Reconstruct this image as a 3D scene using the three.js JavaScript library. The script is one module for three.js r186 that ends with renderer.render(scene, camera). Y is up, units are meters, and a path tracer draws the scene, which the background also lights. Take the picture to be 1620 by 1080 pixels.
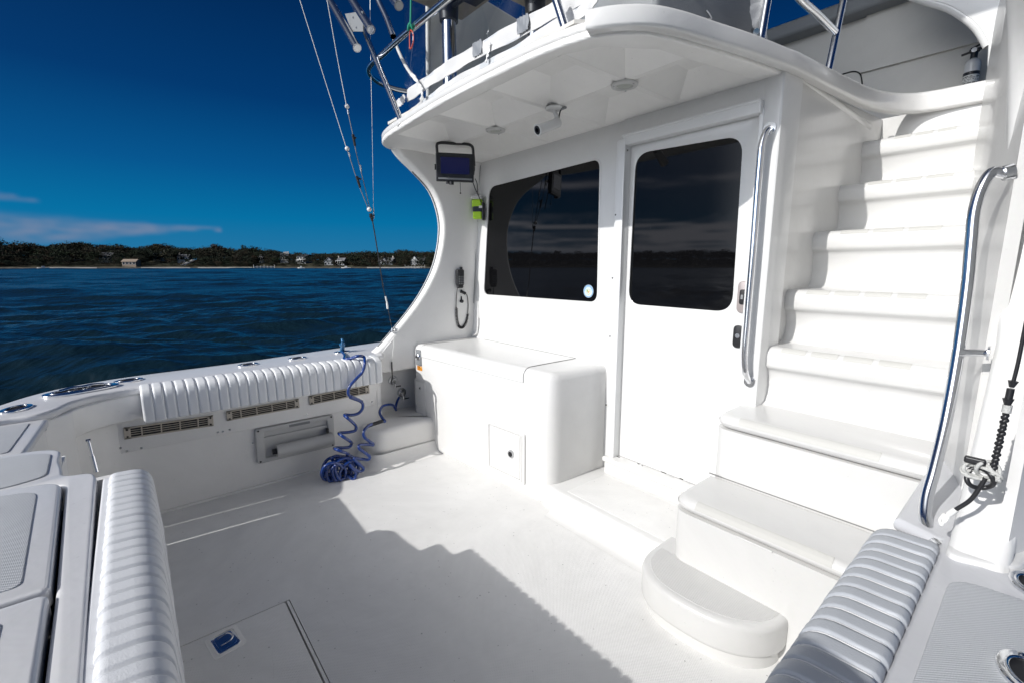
import * as THREE from 'three';
import { RoundedBoxGeometry } from 'three/addons/geometries/RoundedBoxGeometry.js';
import * as BGU from 'three/addons/utils/BufferGeometryUtils.js';
import { ImprovedNoise } from 'three/addons/math/ImprovedNoise.js';

// ------------------------------------------------------------------ camera, sky, sun, exposure
const YAW = 50.1 * Math.PI / 180, PITCH = 9.38 * Math.PI / 180, EYE = 1.4;
const scene = new THREE.Scene();
const camera = new THREE.PerspectiveCamera(73.74, 1024 / 682, 0.05, 6000);
camera.position.set(0, EYE, 0);
camera.rotation.order = 'YXZ';
camera.rotation.set(-PITCH, YAW, 0);
scene.add(camera);
const renderer = new THREE.WebGLRenderer({ antialias: true });
renderer.toneMapping = THREE.LinearToneMapping;
renderer.toneMappingExposure = 1.8;
renderer.shadowMap.enabled = true;
renderer.shadowMap.type = THREE.PCFSoftShadowMap;
const SUN_AZ = 4.6 * Math.PI / 180, SUN_EL = 31.7 * Math.PI / 180;     // sun astern, a little to port
const SUN = new THREE.Vector3(-Math.sin(SUN_AZ) * Math.cos(SUN_EL), Math.sin(SUN_EL), Math.cos(SUN_AZ) * Math.cos(SUN_EL));
const sun = new THREE.DirectionalLight(new THREE.Color(1, 0.978, 0.945), 2.05);
sun.position.copy(SUN).multiplyScalar(30).add(new THREE.Vector3(-1.6, 0.5, -1.5));
sun.target.position.set(-1.6, 0.5, -1.5);
sun.castShadow = true; sun.shadow.mapSize.set(2048, 2048);
Object.assign(sun.shadow.camera, { left: -6, right: 6, top: 6, bottom: -6, near: 1, far: 70 });
sun.shadow.bias = -0.0004;
scene.add(sun, sun.target);

const noise = new ImprovedNoise();
function fbm(x, y, z, o = 4) { let a = 0.5, s = 0, f = 1; for (let i = 0; i < o; i++) { s += a * noise.noise(x * f, y * f, z * f); f *= 2.03; a *= 0.5; } return s; }
const smooth = (a, b, x) => { const t = Math.min(1, Math.max(0, (x - a) / (b - a))); return t * t * (3 - 2 * t); };
const mix = (a, b, t) => a + (b - a) * t;
let seed = 12345;
function rnd() { seed = (seed * 1664525 + 1013904223) >>> 0; return seed / 4294967296; }

{ // clear autumn sky with thin bands of high cloud near the horizon
  const W = 1536, Hh = 768, d = new Float32Array(W * Hh * 4);
  const stops = [[-90, .003, .03, .06], [0, .0135, .103, .205], [5, .001, .090, .205], [10, .001, .052, .154], [17, .0004, .023, .090], [26, .0003, .0126, .054], [36, .0003, .0074, .035], [60, .002, .011, .041], [90, .004, .017, .050]];
  for (let j = 0; j < Hh; j++) for (let i = 0; i < W; i++) {
    const el = ((j + .5) / Hh - .5) * Math.PI, th = ((i + .5) / W - .5) * 2 * Math.PI;
    const x = Math.cos(th) * Math.cos(el), z = Math.sin(th) * Math.cos(el), y = Math.sin(el), e = el * 180 / Math.PI;
    let k = 0; while (k < stops.length - 2 && e > stops[k + 1][0]) k++;
    const t = Math.min(1, Math.max(0, (e - stops[k][0]) / (stops[k + 1][0] - stops[k][0])));
    const c = [1, 2, 3].map(q => mix(stops[k][q], stops[k + 1][q], t));
    const cs = x * SUN.x + y * SUN.y + z * SUN.z, g = Math.acos(Math.min(1, Math.max(-1, cs))) * 180 / Math.PI;
    const glow = 1.7 * Math.exp(-g / 9) + .8 * Math.pow(Math.max(0, cs), 16);
    const hz = (x * SUN.x + z * SUN.z) / Math.hypot(x, z) / Math.hypot(SUN.x, SUN.z), fillGlow = 4 * smooth(.92, .995, hz) * Math.exp(-Math.max(0, e) / 16) * smooth(-2, 0, e);   // low sky glow under the sun, added to fill the shaded faces                // the glow above is the aureole round the sun
    c[0] += glow * .95 + fillGlow * .96; c[1] += glow * .97 + fillGlow * .98; c[2] += glow + fillGlow;
    // cloud: bands that thicken towards the stern
    const aft = smooth(.16, .62, z);
    const az = Math.atan2(x, z);
    const cover = smooth(.5, 2.5, e) * (1 - smooth(5.5, 8.2, e)), st = fbm(az * 1.6 + 3.1, e * .85 + az * 1.2, 4.7, 5) + .6 * fbm(az * 7 + e * .4, e * 2.1, 9.1, 4);
    let cl = smooth(.0, .26, st + .02) * cover * aft;
    cl = Math.max(cl, .8 * aft * Math.exp(-Math.pow((e - 9.6 - 1.2 * fbm(az * 2, 2, 5, 3)) / .45, 2)) * smooth(-.25, .2, fbm(az * 5, e * .8, 2.2, 4)));
    // a thin lavender bank low over the port quarter and a wisp above it
    const ph = Math.atan2(-x, -z) * 180 / Math.PI, bank = (f0, f1, e0, e1, h0, h1, q) => { if (ph < f0 || ph > 150) return 0; const t = smooth(f0, f1, ph), n = fbm(ph * .21, e * .9 + ph * .05, q, 4), c = mix(e0, e1, t) + .5 * n, h = mix(h0, h1, t); return smooth(h, h * .35, Math.abs(e - c)) * (.55 + .9 * Math.max(-.4, fbm(ph * .5, e * 2.6, q + 4, 4))) * (1 - smooth(118, 150, ph)); };
    cl = Math.max(cl, .95 * bank(82, 97, 3.75, 3.1, .12, 1.5, 1.7), .8 * bank(95, 100, 5.5, 5.8, .12, .55, 5.2));
    const lit = .24 + .62 * aft + .9 * glow;
    cl = Math.min(1, cl * .8); const wr = mix(.52, .90, aft), wg = mix(.60, .90, aft), wb = mix(.86, 1.0, aft); c[0] = mix(c[0], lit * wr, cl); c[1] = mix(c[1], lit * wg, cl); c[2] = mix(c[2], lit * wb, cl);
    const o = (j * W + i) * 4; d[o] = c[0]; d[o + 1] = c[1]; d[o + 2] = c[2]; d[o + 3] = 1;
  }
  const sky = new THREE.DataTexture(d, W, Hh, THREE.RGBAFormat, THREE.FloatType);
  sky.mapping = THREE.EquirectangularReflectionMapping; sky.magFilter = sky.minFilter = THREE.LinearFilter;
  sky.wrapS = THREE.RepeatWrapping; sky.needsUpdate = true;
  scene.background = sky; scene.environment = sky;
}

// ------------------------------------------------------------------ helpers
const CP = Math.cos(PITCH), SP = Math.sin(PITCH), CY = Math.cos(YAW), SY = Math.sin(YAW), FPX = 720;
// a measured sight line met with a real plane of the boat (x = .., y = .. or z = ..)
function P(px, py, axis, v) {
  const r = (px - 810) / FPX, u = -(py - 540) / FPX, f = CP + u * SP, up = -SP + u * CP;
  const d = [-SY * f + CY * r, up, -CY * f - SY * r], o = [0, EYE, 0], i = 'xyz'.indexOf(axis), t = (v - o[i]) / d[i];
  return [o[0] + d[0] * t, o[1] + d[1] * t, o[2] + d[2] * t];
}
const V = a => new THREE.Vector3(a[0], a[1], a[2]);
const used = {};
function numbered(n) { const k = used[n] = (used[n] ?? -1) + 1; return k ? n + '_' + String(k).padStart(3, '0') : n; }
function boxUV(g) {                                     // uv in metres, by the way each face points
  const p = g.attributes.position, n = g.attributes.normal, uv = new Float32Array(p.count * 2);
  for (let i = 0; i < p.count; i += 3) {
    let ax = 0, ay = 0, az = 0;
    for (let k = 0; k < 3; k++) { ax += n.getX(i + k); ay += n.getY(i + k); az += n.getZ(i + k); }
    ax = Math.abs(ax); ay = Math.abs(ay); az = Math.abs(az);
    for (let k = 0; k < 3; k++) {
      const q = i + k, x = p.getX(q), y = p.getY(q), z = p.getZ(q);
      if (ay >= ax && ay >= az) { uv[q * 2] = x; uv[q * 2 + 1] = z; } else if (ax >= az) { uv[q * 2] = z; uv[q * 2 + 1] = y; } else { uv[q * 2] = x; uv[q * 2 + 1] = y; }
    }
  }
  g.setAttribute('uv', new THREE.BufferAttribute(uv, 2));
}
function fin(g, keepUV) {
  let h = g.index ? g.toNonIndexed() : g.clone();
  if (!h.attributes.normal) h.computeVertexNormals();
  for (const k of Object.keys(h.attributes)) if (!['position', 'normal', 'uv'].includes(k)) h.deleteAttribute(k);
  if (!keepUV || !h.attributes.uv) boxUV(h);
  h.morphAttributes = {}; h.clearGroups?.();
  return h;
}
function obj(name, geos, mat, parent = scene, keepUV = false) {
  const a = (Array.isArray(geos) ? geos : [geos]).map(g => fin(g, keepUV));
  const m = new THREE.Mesh(a.length > 1 ? BGU.mergeGeometries(a) : a[0], mat);
  m.name = numbered(name); m.castShadow = m.receiveShadow = true; parent.add(m);
  return m;
}
function tag(o, label, category, group) { o.userData = { ...o.userData, label, category }; if (group) o.userData.group = group; return o; }
function thing(name, label, category, pos = [0, 0, 0], group) {
  const o = new THREE.Group(); o.name = numbered(name); o.position.set(...pos); scene.add(o);
  return tag(o, label, category, group);
}
function struct(o, label, category) { tag(o, label, category); o.userData.kind = 'structure'; return o; }
const rbox = (w, h, d, r, x, y, z, s = 3) => new RoundedBoxGeometry(w, h, d, s, Math.min(r, w / 2.01, h / 2.01, d / 2.01)).translate(x, y, z);
const box = (w, h, d, x, y, z) => new THREE.BoxGeometry(w, h, d).translate(x, y, z);
function spl(pts, n, closed = false) { return new THREE.CatmullRomCurve3(pts.map(p => new THREE.Vector3(p[0], p[1], p[2] ?? 0)), closed, 'centripetal').getPoints(n).map(p => [p.x, p.y, p.z]); }
function tube(pts, r, n = 0, rs = 10, closed = false) {
  const c = new THREE.CatmullRomCurve3(pts.map(V), closed, 'centripetal');
  return new THREE.TubeGeometry(c, n || Math.max(8, pts.length * 6), r, rs, closed);
}
function rod(a, b, r, r2 = r, rs = 14) {
  const A = V(a), B = V(b), d = B.clone().sub(A), g = new THREE.CylinderGeometry(r2, r, d.length(), rs);
  g.applyQuaternion(new THREE.Quaternion().setFromUnitVectors(new THREE.Vector3(0, 1, 0), d.clone().normalize()));
  const m = A.add(B).multiplyScalar(.5); return g.translate(m.x, m.y, m.z);
}
const crease = (g, a = .6) => BGU.toCreasedNormals(g, a);
function ext(shape, depth, bevel, bs = 3) {
  const g = new THREE.ExtrudeGeometry(shape, { depth: depth - 2 * bevel, bevelEnabled: bevel > 0, bevelThickness: bevel, bevelSize: bevel, bevelOffset: -bevel, bevelSegments: bs, curveSegments: 16, steps: 1 });
  g.translate(0, 0, bevel); return crease(g, .7);
}
function mkShape(pts, holes = []) { const s = new THREE.Shape(pts.map(p => new THREE.Vector2(p[0], p[1]))); for (const h of holes) s.holes.push(new THREE.Path(h.map(p => new THREE.Vector2(p[0], p[1])))); return s; }
// plan outline [x, z] raised from y0 to y1
function plan(pts, y0, y1, bevel = 0, holes = []) { return ext(mkShape(pts.map(p => [p[0], -p[1]]), holes.map(h => h.map(p => [p[0], -p[1]]))), y1 - y0, bevel).rotateX(-Math.PI / 2).translate(0, y0, 0); }
// side profile [z, y] drawn out from x0 to x1
function side(pts, x0, x1, bevel = 0) { return ext(mkShape(pts.map(p => [-p[0], p[1]])), x1 - x0, bevel).rotateY(Math.PI / 2).translate(x0, 0, 0); }
// front outline [x, y] from z0 to z1
function front(pts, z0, z1, bevel = 0, holes = []) { return ext(mkShape(pts, holes), z1 - z0, bevel).translate(0, 0, z0); }
function planWall(line, thick, y0, y1, bevel = 0) {      // wall along a plan line, thickness laid off to its left
  const n = line.length, off = [];
  for (let i = 0; i < n; i++) { const a = line[Math.max(0, i - 1)], b = line[Math.min(n - 1, i + 1)], dx = b[0] - a[0], dz = b[1] - a[1], l = Math.hypot(dx, dz); off.push([line[i][0] + dz / l * thick, line[i][1] - dx / l * thick]); }
  return plan([...line, ...off.reverse()], y0, y1, bevel);
}
function roundPoly(pts, r, n = 6) {                      // 2-D polygon with rounded corners; r may be an array
  const out = [];
  pts.forEach((p, i) => {
    const a = pts[(i + pts.length - 1) % pts.length], b = pts[(i + 1) % pts.length], R = Array.isArray(r) ? r[i] : r;
    if (!R) { out.push([p[0], p[1]]); return; }
    const la = Math.hypot(a[0] - p[0], a[1] - p[1]), lb = Math.hypot(b[0] - p[0], b[1] - p[1]), k = Math.min(R, la * .49, lb * .49);
    const A = [p[0] + (a[0] - p[0]) / la * k, p[1] + (a[1] - p[1]) / la * k], B = [p[0] + (b[0] - p[0]) / lb * k, p[1] + (b[1] - p[1]) / lb * k];
    for (let t = 0; t <= n; t++) { const s = t / n, u = 1 - s; out.push([u * u * A[0] + 2 * u * s * p[0] + s * s * B[0], u * u * A[1] + 2 * u * s * p[1] + s * s * B[1]]); }
  });
  return out;
}
const rect = (x0, x1, y0, y1) => [[x0, y0], [x1, y0], [x1, y1], [x0, y1]];
function grid(fn, nu, nv, flip = false) {
  const p = [], uv = [], ix = [];
  for (let j = 0; j <= nv; j++) for (let i = 0; i <= nu; i++) { p.push(...fn(i / nu, j / nv)); uv.push(i / nu, j / nv); }
  for (let j = 0; j < nv; j++) for (let i = 0; i < nu; i++) { const a = j * (nu + 1) + i, b = a + 1, c = a + nu + 1, e = c + 1; flip ? ix.push(a, c, b, b, c, e) : ix.push(a, b, c, b, e, c); }
  const g = new THREE.BufferGeometry(); g.setAttribute('position', new THREE.Float32BufferAttribute(p, 3)); g.setAttribute('uv', new THREE.Float32BufferAttribute(uv, 2)); g.setIndex(ix); g.computeVertexNormals(); return g;
}
function quadStrip(list) {                               // flat-shaded quads [a,b,c,d]
  const p = []; for (const [a, b, c, d] of list) p.push(...a, ...b, ...c, ...a, ...c, ...d);
  const g = new THREE.BufferGeometry(); g.setAttribute('position', new THREE.Float32BufferAttribute(p, 3)); g.computeVertexNormals(); return g;
}
const lathe = (pts, x, y, z, n = 24) => new THREE.LatheGeometry(pts.map(p => new THREE.Vector2(p[0], p[1])), n).translate(x, y, z);

// ------------------------------------------------------------------ materials
function dataTex(n, fn, srgb, rep) {
  const d = new Uint8Array(n * n * 4);
  for (let j = 0; j < n; j++) for (let i = 0; i < n; i++) { const c = fn(i / n, j / n, i, j), o = (j * n + i) * 4; for (let k = 0; k < 3; k++) d[o + k] = Math.max(0, Math.min(255, (Array.isArray(c) ? c[k] : c) * 255)); d[o + 3] = 255; }
  const t = new THREE.DataTexture(d, n, n, THREE.RGBAFormat); t.wrapS = t.wrapT = THREE.RepeatWrapping; t.magFilter = THREE.LinearFilter; t.minFilter = THREE.LinearMipmapLinearFilter; t.generateMipmaps = true;
  if (srgb) t.colorSpace = THREE.SRGBColorSpace; t.repeat.set(rep, rep); t.needsUpdate = true; return t;
}
const tnoise = (x, y, f, s) => { const a = x * 2 * Math.PI, b = y * 2 * Math.PI, R = f / 6.283; return noise.noise(Math.cos(a) * R + s, Math.sin(a) * R + Math.cos(b) * R * 1.01, Math.sin(b) * R + s * 1.7); };
const mkSpeck = (dirt, k) => { // gelcoat in use: faint mottling and scattered specks of dirt
  const n = 1024, sp = new Float32Array(n * n); seed = 77;
  for (let k = 0; k < 260; k++) { const x = rnd() * n, y = rnd() * n, r = .6 + rnd() * 1.5, s = .15 + rnd() * .35; for (let j = -4; j <= 4; j++) for (let i = -4; i <= 4; i++) { const q = Math.hypot(i, j) / r; if (q < 1) { const o = ((Math.floor(y) + j + n) % n) * n + (Math.floor(x) + i + n) % n; sp[o] = Math.max(sp[o], s); } } }
  for (let k = 0; k < 34; k++) { let x = rnd() * n, y = rnd() * n, a = rnd() * 6.3; const L = 20 + rnd() * 90; for (let t = 0; t < L; t++) { a += (rnd() - .5) * .12; x += Math.cos(a); y += Math.sin(a); const o = ((Math.floor(y) + n) % n) * n + (Math.floor(x) + n) % n; sp[o] = Math.max(sp[o], .05 + .05 * rnd()); } }
  return dataTex(n, (u, v, i, j) => { const m = .97 + k * (.03 * tnoise(u, v, 5, 2.2) + .022 * tnoise(u, v, 19, 6.1) + .012 * tnoise(u, v, 60, 1.1)), s = 1 - sp[j * n + i] * dirt; return [m * s, m * s * .997, m * s * (.992 + .006 * tnoise(u, v, 3, 8))]; }, true, 1 / 1.6);
}, texSpeck = mkSpeck(.10, .4), texSole = mkSpeck(.5, .8);
const texOrange = dataTex(256, (u, v) => .5 + .35 * tnoise(u, v, 26, 3) + .25 * tnoise(u, v, 9, 5), false, 1 / .35);
const texSkid = dataTex(64, (u, v) => { const a = (u * 4 + v * 4) % 1, b = (u * 4 - v * 4 + 4) % 1; return Math.min(1, Math.max(Math.abs(a - .5), Math.abs(b - .5)) * 2.0) < .62 ? 1 : .0; }, false, 1 / .034);
const texRib = dataTex(128, (u, v) => .5 + .5 * Math.cos((u * 12 + v * 12) * 6.283) * (.55 + .45 * Math.cos((v * 12 - u * 12) * 6.283)), false, 1 / .075);
const texVinyl = dataTex(256, (u, v) => .5 + .3 * tnoise(u, v, 60, 3) + .3 * tnoise(u, v, 34, 7), false, 1 / .12);
const M = {};
const phys = o => new THREE.MeshPhysicalMaterial(o);
const rgb = (r, g, b) => new THREE.Color().setRGB(r, g, b);
M.gel = phys({ color: rgb(.75, .75, .745), map: texSpeck, roughness: .34, bumpMap: texOrange, bumpScale: .0004, clearcoat: .55, clearcoatRoughness: .12, specularIntensity: .6 });
M.gelIn = phys({ color: rgb(.92, .915, .90), map: texSpeck, roughness: .42, bumpMap: texOrange, bumpScale: .0005, clearcoat: .3, clearcoatRoughness: .2 });
M.sole = phys({ color: rgb(.85, .85, .845), map: texSole, roughness: .45, bumpMap: texSkid, bumpScale: .0006, clearcoat: .22, clearcoatRoughness: .3 });
M.skid = phys({ color: rgb(.68, .68, .675), map: texSpeck, roughness: .6, bumpMap: texSkid, bumpScale: .0012 });
M.pad = phys({ color: rgb(.52, .515, .49), roughness: .75, bumpMap: texOrange, bumpScale: .0012 });
M.deckGrey = phys({ color: rgb(.56, .58, .61), map: texSpeck, roughness: .5, bumpMap: texRib, bumpScale: .0011 });
M.deckSmooth = phys({ color: rgb(.60, .61, .64), map: texSpeck, roughness: .35, clearcoat: .4, clearcoatRoughness: .15, bumpMap: texOrange, bumpScale: .0005 });
M.capGel = phys({ color: rgb(.76, .765, .785), map: texSpeck, roughness: .4, clearcoat: .4, clearcoatRoughness: .15, bumpMap: texOrange, bumpScale: .0005 });
M.stair = phys({ color: rgb(.67, .67, .665), map: texSpeck, roughness: .38, bumpMap: texOrange, bumpScale: .0004, clearcoat: .5, clearcoatRoughness: .14, specularIntensity: .6 });
M.bulk = phys({ color: rgb(.74, .745, .745), map: texSpeck, roughness: .28, clearcoat: .5, clearcoatRoughness: .1, bumpMap: texOrange, bumpScale: .0003 });
M.vinyl = phys({ color: rgb(.82, .83, .84), roughness: .42, bumpMap: texVinyl, bumpScale: .0005, sheen: .15 });
M.vinylGrey = phys({ color: rgb(.44, .46, .49), roughness: .45, bumpMap: texVinyl, bumpScale: .0005 });
M.piping = phys({ color: rgb(.82, .82, .82), roughness: .5 });
M.canvas = phys({ color: rgb(.62, .62, .62), roughness: .55, bumpMap: texVinyl, bumpScale: .001 });
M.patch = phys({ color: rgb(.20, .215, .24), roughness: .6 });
M.chrome = phys({ color: rgb(.80, .81, .83), metalness: 1, roughness: .15 });
M.steel = phys({ color: rgb(.62, .63, .65), metalness: 1, roughness: .2 });
M.alu = phys({ color: rgb(.74, .745, .745), metalness: .15, roughness: .35 });
M.dark = phys({ color: rgb(.012, .012, .014), roughness: .5 });
M.black = phys({ color: rgb(.018, .018, .02), roughness: .38 });
M.rubber = phys({ color: rgb(.03, .03, .033), roughness: .75 });
M.seam = phys({ color: rgb(.22, .22, .215), roughness: .9 });
M.gap = phys({ color: rgb(.03, .03, .03), roughness: .9 });
M.glass = phys({ color: rgb(.0035, .0035, .004), roughness: .015, ior: 1.40 });
M.screen = phys({ color: rgb(.004, .004, .022), roughness: .25, ior: 1.4, emissive: rgb(.002, .002, .014) });
M.clear = phys({ color: rgb(.93, .95, .97), transmission: 1, thickness: 0, roughness: .04, ior: 1.3, side: THREE.DoubleSide });
M.hose = phys({ color: rgb(.004, .035, .20), roughness: .25, clearcoat: .6 });
M.lime = phys({ color: rgb(.42, .70, .03), roughness: .45 });
M.greyPl = phys({ color: rgb(.22, .23, .24), roughness: .5 });
M.lightPl = phys({ color: rgb(.55, .55, .54), roughness: .45 });
M.orange = phys({ color: rgb(.72, .30, .02), roughness: .6 });
M.tan = phys({ color: rgb(.30, .27, .22), roughness: .7 });
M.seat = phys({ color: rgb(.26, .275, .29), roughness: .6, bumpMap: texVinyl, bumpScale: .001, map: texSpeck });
M.fly = phys({ color: rgb(.66, .645, .61), roughness: .5, map: texSpeck });
M.line = phys({ color: rgb(.75, .75, .73), roughness: .6 });
M.green = phys({ color: rgb(.01, .28, .17), roughness: .7 });
M.red = phys({ color: rgb(.5, .06, .03), roughness: .4 });
M.wire = phys({ color: rgb(.55, .55, .56), metalness: .8, roughness: .35 });
M.rope = phys({ color: rgb(.5, .5, .48), roughness: .8, bumpMap: texVinyl, bumpScale: .002 });
M.tanGrille = phys({ color: rgb(.52, .47, .40), roughness: .6 });
M.blueLatch = phys({ color: rgb(.02, .09, .30), roughness: .3, metalness: .3 });

// ------------------------------------------------------------------ water and the far shore
const WATER = -0.45;
{
  const waves = []; seed = 4242;
  for (let i = 0; i < 40; i++) { const L = .55 * Math.pow(1.115, i) * (.9 + .2 * rnd()), a = (rnd() - .5) * 1.5 + 1.05, k = 2 * Math.PI / L; waves.push([Math.sin(a) * k, Math.cos(a) * k, rnd() * 6.28, .0125 * Math.pow(L, .56), L]); }
  const H = (x, z, r) => { let h = 0; const cell = r * .016; const q = .65 + .7 * Math.max(-.6, noise.noise(x * .05, z * .05, 3.3)) + .2; for (const w of waves) { const f = smooth(2.0, 4.5, w[4] / cell); if (f > 0) h += f * w[3] * (1 - Math.abs(Math.sin((w[0] * x + w[1] * z + w[2]) / 2)) * 2 + .27); } return h * q; };
  const sheet = (a0, a1, nA, nR) => grid((u, v) => { const r = 2.2 * Math.pow(1200 / 2.2, v), a = mix(a0, a1, u) * Math.PI / 180, x = -Math.sin(a) * r, z = -Math.cos(a) * r; return [x, WATER + H(x, z, r * 420 / nR), z]; }, nA, nR, true);
  const rip = dataTex(512, (u, v) => .5 + .34 * tnoise(u, v, 20, 3) + .26 * tnoise(u, v, 44, 6) + .10 * tnoise(u, v, 84, 9), false, 1 / 5.3);
  const wm = phys({ color: rgb(.005, .017, .026), roughness: .2, ior: 1.27, bumpMap: rip, bumpScale: .03 });
  struct(obj('water', sheet(45, 106, 460, 820), wm), 'dark blue choppy bay water beyond the gunwale', 'water');
  struct(obj('water', sheet(106, 205, 240, 420), wm), 'dark blue choppy bay water astern of the boat', 'water');
  const rest = grid((u, v) => { const r = mix(3.5, 1200, v * v), a = mix(205, 405, u) * Math.PI / 180; return [-Math.sin(a) * r, WATER, -Math.cos(a) * r]; }, 60, 20, true);
  struct(obj('water', rest, wm), 'dark blue bay water on the far side of the boat', 'water');
}
const Dk = [[20, 320], [40, 335], [60, 380], [75, 430], [85, 480], [98, 520], [120, 560], [150, 560], [190, 600], [215, 640]];
function D(phi) { let k = 0; while (k < Dk.length - 2 && phi > Dk[k + 1][0]) k++; return mix(Dk[k][1], Dk[k + 1][1], (phi - Dk[k][0]) / (Dk[k + 1][0] - Dk[k][0])) + 5 * noise.noise(phi * .55, 3, 1); }
const phiOf = px => 50.1 - Math.atan((px - 810) / 730) * 180 / Math.PI, pxOf = phi => 810 + 730 * Math.tan((50.1 - phi) * Math.PI / 180);
function far(px, py, d) { const p = P(px, py, 'y', EYE + (py < 421 ? 1 : -1)), l = Math.hypot(p[0], p[2]); return [p[0] / l * d, EYE + (p[1] - EYE) / l * d, p[2] / l * d]; }
const topK = [[-40, 384], [0, 386], [20, 387], [35, 383], [60, 386], [90, 386], [115, 384], [140, 383], [155, 388], [175, 386], [210, 390], [235, 388], [250, 386], [275, 390], [300, 391], [310, 395], [325, 391], [350, 388], [362, 391], [368, 396], [380, 394], [388, 390], [400, 391], [420, 394], [440, 397], [455, 401], [500, 401], [530, 400], [560, 400], [575, 397], [590, 399], [625, 399], [637, 395], [652, 398], [660, 399], [700, 397], [760, 396]];
function skyline(phi) { if (phi > 99 || phi < 50) return 22 + 5 * noise.noise(phi * .4, 1, 7); const px = pxOf(phi); let k = 0; while (k < topK.length - 2 && px > topK[k + 1][0]) k++; const y = mix(topK[k][1], topK[k + 1][1], Math.min(1, Math.max(0, (px - topK[k][0]) / (topK[k + 1][0] - topK[k][0])))); return far(px, y, D(phi) + 90)[1]; }
const ground = (phi, s) => { const t = Math.max(4.5, skyline(phi) - 15); return s < 4 ? mix(WATER - .3, .35, s / 4) : s < 12 ? mix(.35, .7, (s - 4) / 8) : s < 28 ? mix(.7, 2.8, (s - 12) / 16) : mix(3.2, 3.4 + t, smooth(28, 110, s)); };
const at = (phi, d) => { const a = phi * Math.PI / 180; return [-Math.sin(a) * d, -Math.cos(a) * d]; };
{
  const strip = (s0, s1, n, dy = 0) => grid((u, v) => { const phi = mix(22, 212, u), s = mix(s0, s1, v), d = D(phi) + s, [x, z] = at(phi, d); return [x, ground(phi, s) + dy, z]; }, 380, n, true);
  const dirt = dataTex(256, (u, v) => { const a = .5 + .5 * tnoise(u, v, 20, 3); return [.13 + .14 * a, .13 + .12 * a, .07 + .06 * a]; }, true, 1 / 30);
  const sand = dataTex(256, (u, v) => { const a = .5 + .5 * tnoise(u, v, 30, 3) + .3 * tnoise(u, v, 9, 5); return [.20 + .2 * a, .185 + .19 * a, .15 + .17 * a]; }, true, 1 / 25);
  struct(obj('hills', strip(10, 260, 24), phys({ map: dirt, roughness: 1 })), 'low wooded hills along the far shore', 'hills');
  const pale = phys({ color: rgb(.27, .255, .23), roughness: 1 }), bar = (x0, x1) => grid((u, v) => { const phi = phiOf(mix(x0, x1, u)), s = mix(.5, 4.5 + 2.5 * noise.noise(u * 9, 2, x0), v), d = D(phi) + s, [x, z] = at(phi, d); return [x, ground(phi, s) + .12 + .06 * noise.noise(u * 30, v * 3, 1), z]; }, 60, 4, false);
  struct(obj('sandbar', [bar(66, 152), bar(222, 300), bar(312, 398), bar(580, 664)], pale), 'bright sand strips at the water edge of the far shore', 'sand');
  struct(obj('beach', strip(-1, 10.5, 4), phys({ map: sand, roughness: 1 })), 'narrow pale beach along the foot of the far shore', 'beach');
}
// crowns: clumps of leaf-sized faces spread through an uneven volume
function crownGeo(sd, n, flat) {
  seed = sd; const p = [], lobes = [];
  for (let k = 0; k < 7; k++) { const a = rnd() * 6.28, r = .25 + rnd() * .5; lobes.push([Math.cos(a) * r, -.1 + rnd() * .75 * flat, Math.sin(a) * r, .3 + rnd() * .28]); }
  for (let k = 0; k < n; k++) {
    const L = lobes[Math.floor(rnd() * lobes.length)], a = rnd() * 6.28, c = rnd() * 2 - 1, s = Math.sqrt(1 - c * c), R = L[3] * (.72 + .3 * rnd());
    const x = L[0] + Math.cos(a) * s * R, y = L[1] + c * R * .8, z = L[2] + Math.sin(a) * s * R, q = .075 + rnd() * .07;
    const e = () => (rnd() - .5) * 2 * q;
    const A = [x + e(), y + e() * .8, z + e()], B = [x + e(), y + e() * .8, z + e()], C = [x + e(), y + e() * .8, z + e()];
    p.push(...A, ...B, ...C);
  }
  const g = new THREE.BufferGeometry(); g.setAttribute('position', new THREE.Float32BufferAttribute(p, 3)); g.computeVertexNormals(); return fin(g);
}
const leafM = phys({ color: rgb(1, 1, 1), roughness: 1, side: THREE.DoubleSide });
const barkM = phys({ color: rgb(.05, .04, .032), roughness: 1 });
const leafCols = [[.011, .020, .008], [.015, .025, .008], [.024, .019, .008], [.032, .019, .008], [.016, .018, .009], [.009, .016, .008], [.019, .022, .009], [.012, .019, .008]];
const houseSpots = [];
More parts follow.
